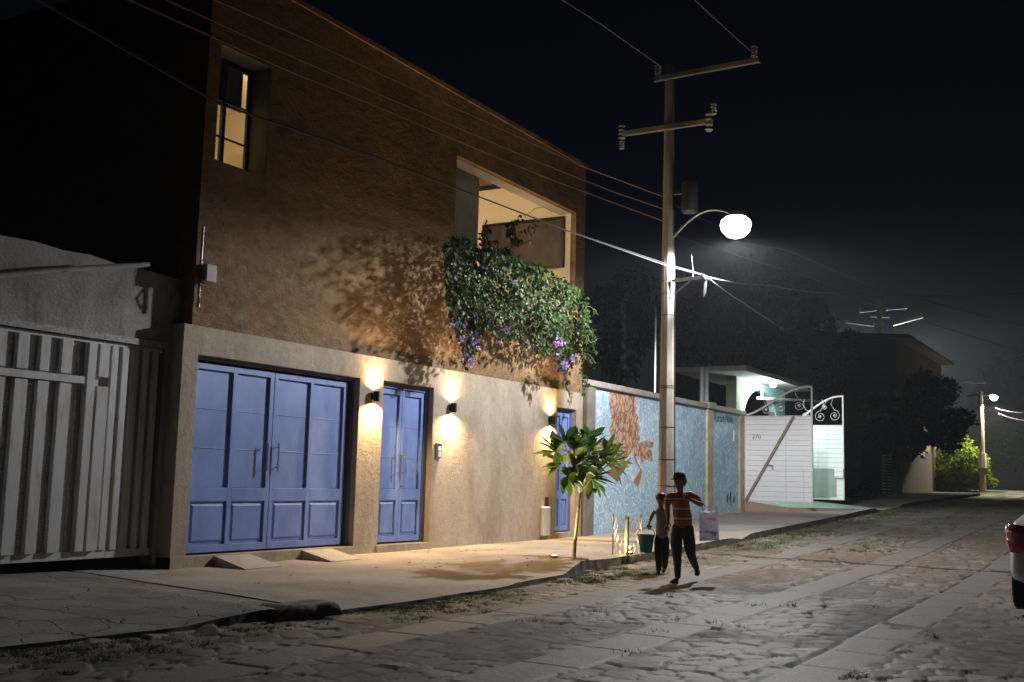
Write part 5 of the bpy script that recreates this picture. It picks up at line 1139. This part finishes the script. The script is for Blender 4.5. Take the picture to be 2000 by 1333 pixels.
V_.append((W_(1333, 1018), (.140, .115))); chain(V_, E_, 0, [(W_(1333, 1036), (.158, .13))]); b0 = 1
limb(b0, [(W_(1321.5, 1044), .106), (W_(1320, 1062, .03), .094), (W_(1322, 1084, .06), .066), (W_(1323, 1100, .04), .055), (W_(1323.5, 1132, .0), .040)])
limb(b0, [(W_(1344, 1044), .106), (W_(1345.5, 1062, .0), .092), (W_(1349, 1084, -.02), .064), (W_(1355, 1100, -.16), .052), (W_(1361.5, 1115, -.32), .038)])
skin_mesh('jeans', V_, E_, M_jean, wo)
for nm_, a, t in (('l', W_(1322.5, 1133.5, .0), W_(1311, 1137, .15)), ('r', W_(1362, 1115, -.33), W_(1361, 1126, -.20))):
    V_, E_ = [], []; V_.append((a, (.048, .042))); chain(V_, E_, 0, [(a.lerp(t, .5), (.046, .036)), (t, (.042, .026))]); skin_mesh('shoe', V_, E_, M_shoe, wo, 2)
faced = (W_(1315, 940, .10)-W_(1325.5, 940, .0)).normalized(); face(wo, HC, faced, .082, 1.)
mb = MB()
cb = HC + Vector((0, 0, .035)); mb.lathe(cb, [(.092, 0), (.094, .03), (.080, .065), (.045, .088), (.008, .094)], 18)
sd = Vector((faced.y, -faced.x, 0)); br = []
for i in range(9):
    a = -1+i/4; br.append((cb+sd*.072*a+faced*(.075+.085*math.sqrt(max(0, 1-a*a)))+Vector((0, 0, -.012-.01*(1-abs(a))))))
base = [cb+sd*.085*(-1+i/4)+faced*.02+Vector((0, 0, .006)) for i in range(9)]
mb.add(base+br+[p+Vector((0, 0, -.008)) for p in base]+[p+Vector((0, 0, -.008)) for p in br], [(i, i+1, 9+i+1, 9+i) for i in range(8)]+[(18+i+1, 18+i, 27+i, 27+i+1) for i in range(8)]+[(9+i, 9+i+1, 27+i+1, 27+i) for i in range(8)])
mb.build('cap', mat('dark_cap', (.03, .028, .045), .8, var=(9, (.12, .10, .12), .5, .7)), wo, smooth=True)
mb = MB(); mb.tube([HC-faced*.055+Vector((0, 0, .03)), HC-faced*.085+Vector((0, 0, -.03)), HC-faced*.07+Vector((0, 0, -.08))], [.07, .062, .035], 12); mb.build('hair', M_hair, wo, smooth=True)
# --- bag on her forearm
bg = thing('shopping_bag', tuple(W_(1383, 1056)), 'large pale patterned shopping bag hanging from the woman\'s bent arm', 'bag')
M_bag = mat('patterned_bag', (.42, .42, .5), .6)
n, l, b = nodes(M_bag); b.inputs['Subsurface Weight'].default_value = 0; tc = n.new('ShaderNodeTexCoord').outputs['Object']
c = ramp(n, l, noise(n, l, tc, 5, 3, .5, (1, 1, 2.2)), [(.36, (.22, .23, .36)), (.44, (.6, .6, .7)), (.58, (.62, .6, .68)), (.62, (.55, .2, .17)), (.70, (.66, .64, .7))]); l.new(c, b.inputs['Base Color']); tr_ = n.new('ShaderNodeBsdfTranslucent'); l.new(c, tr_.inputs[0]); mx_ = n.new('ShaderNodeMixShader'); mx_.inputs[0].default_value = .5; l.new(b.outputs[0], mx_.inputs[1]); l.new(tr_.outputs[0], mx_.inputs[2]); l.new(mx_.outputs[0], n['Material Output'].inputs[0])
c4 = [W_(1364, 998, .02), W_(1400, 997, -.02), W_(1403, 1054, -.03), W_(1365, 1057, .03)]; n_ = (W_(1364, 998, 1)-W_(1364, 998, 0)).normalized()
NX, NZ = 8, 10; vs = []
for sgn in (1, -1):
    for j in range(NZ+1):
        for i in range(NX+1):
            u_, t = i/NX, j/NZ; p = c4[0].lerp(c4[1], u_).lerp(c4[3].lerp(c4[2], u_), t); bul = .055*math.sin(math.pi*u_)**.6*(.25+.75*t)*(1-.5*t**6) + .006*math.sin(u_*17+t*9)
            vs.append(p+n_*bul*sgn)
fs = []; M_ = (NX+1)*(NZ+1)
for s_ in (0, M_): fs += [(s_+j*(NX+1)+i, s_+j*(NX+1)+i+1, s_+(j+1)*(NX+1)+i+1, s_+(j+1)*(NX+1)+i) for j in range(NZ) for i in range(NX)]
fs += [(j*(NX+1), (j+1)*(NX+1), M_+(j+1)*(NX+1), M_+j*(NX+1)) for j in range(NZ)] + [(j*(NX+1)+NX, (j+1)*(NX+1)+NX, M_+(j+1)*(NX+1)+NX, M_+j*(NX+1)+NX) for j in range(NZ)] + [(NZ*(NX+1)+i, NZ*(NX+1)+i+1, M_+NZ*(NX+1)+i+1, M_+NZ*(NX+1)+i) for i in range(NX)]
mb = MB(); mb.add(vs, fs); mb.build('bag_body', M_bag, bg, smooth=True)
mb = MB(); mb.tube([W_(1372, 998, .02), W_(1370, 990, .06), W_(1371, 984, .03), W_(1376, 989, -.01), W_(1390, 998, -.01)], .010, 6); mb.build('strap', M_bag, bg, smooth=True)

# --- child
cz_ = float(zr(15.6))-.012
cg, K_, ck = frame_of(1290, 1123, cz_)
ch = thing('person', tuple(cg), 'child in grey sleeveless top and black trousers carrying a green bucket', 'person')
hc_ = K_(1290, 978, .01)
V_, E_ = [], []
V_.append((K_(1292, 1054), (.098, .078))); chain(V_, E_, 0, [(K_(1292, 1040), (.092, .072)), (K_(1291.5, 1022), (.088, .068)), (K_(1290.5, 1008), (.094, .068)), (K_(1290, 998), (.066, .05)), (K_(1289.5, 992), .036), (K_(1289, 987, .01), .042), (hc_, (.074, .080)), (K_(1290.5, 972), (.066, .07))])
limb(0, [(K_(1285, 1062), .062), (K_(1285.5, 1082, .04), .048), (K_(1287, 1108, .0), .028), (K_(1286.5, 1118, .01), .028), (K_(1283, 1121.5, .10), (.026, .017))])
limb(0, [(K_(1299, 1062), .062), (K_(1299.5, 1082, -.02), .048), (K_(1298, 1104, -.12), .028), (K_(1297, 1112, -.13), .028), (K_(1295, 1117, -.03), (.026, .017))])
ra = limb(4, [(K_(1279, 999), .038), (K_(1274.5, 1006), .031), (K_(1270, 1016, -.02), .026), (K_(1268, 1022, .03), .021)])
hand(V_, E_, ra, K_(1267.5, 1026, .05), (0, 0, -1), K_(1260, 1026)-K_(1267, 1026), .78, .9)
rb_ = limb(4, [(K_(1301, 999), .038), (K_(1304.5, 1007), .031), (K_(1304, 1018, .01), .026), (K_(1303.5, 1024, .02), .02)])
hand(V_, E_, rb_, K_(1303.5, 1028, .03), (0, 0, -1), K_(1298, 1026)-K_(1303, 1026), .75, .6)
skin_mesh('body', V_, E_, M_skin, ch)
V_, E_ = [], []
V_.append((K_(1292, 1057), (.116, .096))); chain(V_, E_, 0, [(K_(1292, 1038), (.106, .086)), (K_(1291.5, 1022), (.100, .080)), (K_(1290.5, 1008), (.106, .080)), (K_(1290, 999), (.076, .058)), (K_(1289.7, 994.5), (.045, .043))])
limb(4, [(K_(1280, 999.5), .043)]); limb(4, [(K_(1300, 999.5), .043)])
skin_mesh('sleeveless_top', V_, E_, mat('grey_cotton', (.19, .18, .19), .9, var=(12, (.14, .13, .14), .4, .7)), ch)
V_, E_ = [], []
V_.append((K_(1292, 1040), (.100, .085))); chain(V_, E_, 0, [(K_(1292, 1056), (.115, .092))])
limb(1, [(K_(1285, 1064), .075), (K_(1285.5, 1084, .04), .056), (K_(1286.8, 1118, .0), .040)]); limb(1, [(K_(1299, 1064), .075), (K_(1299.5, 1084, -.02), .056), (K_(1297.5, 1113, -.125), .040)])
skin_mesh('trousers', V_, E_, mat('black_cotton', (.012, .012, .014), .9), ch)
for a, t in ((K_(1286.5, 1118, .0), K_(1282, 1121, .12)), (K_(1297, 1113, -.13), K_(1294.5, 1118, -.02))):
    V_, E_ = [], []; V_.append((a, (.036, .032))); chain(V_, E_, 0, [(a.lerp(t, .5), (.035, .028)), (t, (.032, .02))]); skin_mesh('shoe', V_, E_, M_shoe, ch)
face(ch, hc_, (K_(1286, 978, .1)-K_(1290, 978)), .074, .9)
mb = MB(); f0 = (K_(1286, 978, .1)-K_(1290, 978)).normalized()
mb.lathe(hc_-f0*.010+Vector((0, 0, .022)), [(.085, -.02), (.092, .02), (.082, .06), (.05, .085), (.01, .093)], 16)
for k in range(60):
    a, e = random.uniform(0, 6.28), random.uniform(.1, 1.3); d_ = Vector((math.cos(a)*math.cos(e), math.sin(a)*math.cos(e), math.sin(e))); p = hc_+Vector((0, 0, .022))+d_*.082; mb.tube([p, p+d_*.014+Vector(rng.normal(0, .006, 3))], [.009, .002], 4)
mb.build('hair', M_hair, ch, smooth=True)
# --- bucket
bc = K_(1261.5, 1081, .05)
bk_ = thing('bucket', tuple(bc), 'dark green plastic bucket with wire handle in the child\'s hand', 'bucket')
hgt = (1081-1046)*ck
mb = MB(); mb.lathe(bc, [(.088, 0), (.092, .004), (.132, hgt-.02), (.142, hgt-.02), (.142, hgt), (.130, hgt), (.124, hgt-.02), (.084, .012)], 26); mb.build('pail', mat('green_plastic', (.02, .13, .12), .5), bk_, smooth=True)
top = bc+Vector((0, 0, hgt)); hd = K_(1267.5, 1030, .05); r_ = (K_(1270, 1)-K_(1269, 1)).normalized()
mb = MB(); mb.tube([top-r_*.135, top-r_*.10+Vector((0, 0, .07)), hd+Vector((0, 0, -.01)), top+r_*.125+Vector((0, 0, .05)), top+r_*.135], .006, 6); mb.tube([hd-r_*.04, hd+r_*.04], .012, 8); mb.build('handle', M_black, bk_, smooth=True)

# ================================================================== PARKED CAR (rear left corner in frame)
car = thing('parked_car', (16.0, .8, float(zr(15))), 'silver white car parked at the right edge with a red tail light', 'car')
M_carp = mat('silver_car_paint', (.72, .70, .70), .3, .0); b = nodes(M_carp)[2]; b.inputs['Coat Weight'].default_value = .6
cz0 = .13
# cross sections along X: (x, half width, belt z, roof z, roof half width, bottom z, curvature)
CARX, CARY = 13.68, 1.53; yc = CARY - .88
sec = [(0.00, .74, .80, .86, .60, .42), (.05, .80, .92, .98, .66, .34), (.18, .85, 1.00, 1.06, .70, .30), (.5, .87, 1.02, 1.09, .70, .28), (.95, .875, .98, 1.24, .62, .28), (1.35, .88, .95, 1.40, .56, .28), (1.9, .88, .93, 1.46, .56, .28), (2.5, .88, .91, 1.45, .57, .28), (2.9, .875, .90, 1.34, .60, .28), (3.3, .87, .90, 1.08, .66, .28), (3.7, .86, .86, .93, .70, .28), (4.1, .82, .72, .80, .66, .30), (4.3, .70, .60, .66, .55, .36)]
vs = []; 
for (x, hw, zb, zt_, rw, z0) in sec:
    ring = [(-hw*.96, z0), (-hw, z0+.14), (-hw*1.0, (z0+zb)/2+.03), (-hw*.97, zb), (-(hw*.55+rw*.45), zb+(zt_-zb)*.5), (-rw, zt_-.02), (-rw*.6, zt_+.012), (0, zt_+.018), (rw*.6, zt_+.012), (rw, zt_-.02), (hw*.55+rw*.45, zb+(zt_-zb)*.5), (hw*.97, zb), (hw, (z0+zb)/2+.03), (hw, z0+.14), (hw*.96, z0)]
    vs += [(CARX+x, yc+y, cz0+z) for y, z in ring]
n_ = 15; fs = [(i*n_+k, i*n_+k+1, (i+1)*n_+k+1, (i+1)*n_+k) for i in range(len(sec)-1) for k in range(n_-1)] + [tuple(range(n_)), tuple(range((len(sec)-1)*n_, len(sec)*n_))] + [(i*n_, (i+1)*n_, (i+1)*n_+n_-1, i*n_+n_-1) for i in range(len(sec)-1)]
mb = MB(); mb.add(vs, fs); body_o = mb.build('body', M_carp, car, smooth=True); s_ = body_o.modifiers.new('s', 'SUBSURF'); s_.levels = s_.render_levels = 2
mb = MB()
for i in range(5, 9):
    for sg in (-1, 1):
        (x, hw, zb, zt_, rw, z0), (x1, hw1, zb1, zt1, rw1, z1_) = sec[i], sec[i+1]
        if i == 8: continue
        q = lambda x, hw, rw, zb, zt_, t: (CARX+x, yc+sg*((hw*.97*(1-t)+rw*t)+.004), cz0+zb+(zt_-zb)*t)
        mb.add([q(x+.03, hw, rw, zb, zt_, .12), q(x1-.03, hw1, rw1, zb1, zt1, .12), q(x1-.03, hw1, rw1, zb1, zt1, .82), q(x+.03, hw, rw, zb, zt_, .82)], [(0, 1, 2, 3)])
M_cglass = mat('dark_car_glass', (.02, .02, .025), .08)
mb.build('side_window', M_cglass, car)
mb = MB(); mb.add([(CARX+.62, yc-.56, cz0+1.13), (CARX+.62, yc+.56, cz0+1.13), (CARX+1.28, yc+.50, cz0+1.40), (CARX+1.28, yc-.50, cz0+1.40)], [(0, 1, 2, 3)]); mb.build('rear_window', M_cglass, car)
M_red = mat('red_lens', (.35, .008, .015), .12); nodes(M_red)[2].inputs['Coat Weight'].default_value = 1
for sg in (1, -1):
    mb = MB(); pts = []
    prof = [(.30, 1.00), (.06, 1.00), (-.03, .96), (-.045, .80), (-.035, .66), (.02, .63), (.10, .66), (.20, .80), (.32, .93)]
    A = []
    for t, (inx) in ((0, 0), (1, 1)):
        pass
    # wraps the corner: outer strip on the side, inner strip on the rear
    cols_ = [(.36, .885), (.16, .888), (.045, .845), (-.012, .76), (-.03, .60), (-.032, .50)]
    zt2 = [.96, 1.0, 1.01, 1.0, .97, .94]; zb2_ = [.90, .76, .69, .69, .74, .82]
    for (dx, dy), a, b_ in zip(cols_, zt2, zb2_):
        for t in (0, .33, .66, 1): A.append((CARX+dx+.012, yc+sg*(dy-.03+.02*math.sin(math.pi*t)), cz0+b_+(a-b_)*t))
    mb.add(A, [(i*4+k, i*4+k+1, (i+1)*4+k+1, (i+1)*4+k) for i in range(5) for k in range(3)]); tl = mb.build('tail_light', M_red, car, smooth=True)
    so = tl.modifiers.new('t', 'SOLIDIFY'); so.thickness = .03; so.offset = 0
mb = MB(); mb.box(CARX-.03, CARX+.12, yc-.66, yc+.66, cz0+.30, cz0+.42); mb.build('bumper_trim', M_black, car, bevel=.02)
mb = MB(); mb.box(CARX-.045, CARX-.02, yc-.26, yc+.26, cz0+.62, cz0+.78); mb.build('plate_recess', M_black, car)
M_tyre = mat('tyre_rubber', (.015, .015, .015), .85)
for x in (.86, 3.45):
    for sg in (1, -1):
        wq = bpy.data.objects.new('wheel', None); C.objects.link(wq); wq.parent = car; wq.location = Vector((CARX+x, yc+sg*.77, cz0+.31))-parent_loc(car)
        cc = Vector((CARX+x, yc+sg*.77, cz0+.31)); m_ = MB(); prof = [(.20, -.10), (.29, -.105), (.315, -.08), (.318, .08), (.29, .105), (.20, .10)]
        K2 = 28; vs = [(cc.x+r_*math.cos(2*math.pi*k/K2), cc.y+z_, cc.z+r_*math.sin(2*math.pi*k/K2)) for r_, z_ in prof for k in range(K2)]
        m_.add(vs, [(i*K2+k, i*K2+(k+1) % K2, (i+1)*K2+(k+1) % K2, (i+1)*K2+k) for i in range(5) for k in range(K2)]); m_.build('tyre', M_tyre, wq, smooth=True)
        m_ = MB(); 
        for k in range(5): a = k*2*math.pi/5; m_.bar((cc.x, cc.y+sg*.07, cc.z), (cc.x+.2*math.cos(a), cc.y+sg*.07, cc.z+.2*math.sin(a)), .05, .02, up=(0, 1, 0))
        vs = [(cc.x+r_*math.cos(2*math.pi*k/K2), cc.y+z_, cc.z+r_*math.sin(2*math.pi*k/K2)) for r_, z_ in [(.205, -.09), (.19, -.06), (.19, .06), (.205, .09)] for k in range(K2)]
        m_.add(vs, [(i*K2+k, i*K2+(k+1) % K2, (i+1)*K2+(k+1) % K2, (i+1)*K2+k) for i in range(3) for k in range(K2)]); m_.build('rim', M_steel, wq, smooth=True)

# ================================================================== NIGHT AIR
def haze_box(dens):
    mb = MB(); mb.box(-90, 930, -430, 530, -2, 16)
    m = bpy.data.materials.new('night_haze'); m.use_nodes = True; n = m.node_tree.nodes; l = m.node_tree.links
    n.remove(n['Principled BSDF']); v = n.new('ShaderNodeVolumePrincipled'); v.inputs['Color'].default_value = (.8, .85, .92, 1); v.inputs['Density'].default_value = dens
    l.new(v.outputs[0], n['Material Output'].inputs['Volume']); return tag(mb.build('haze', m), kind='stuff')
haze_box(.0008)
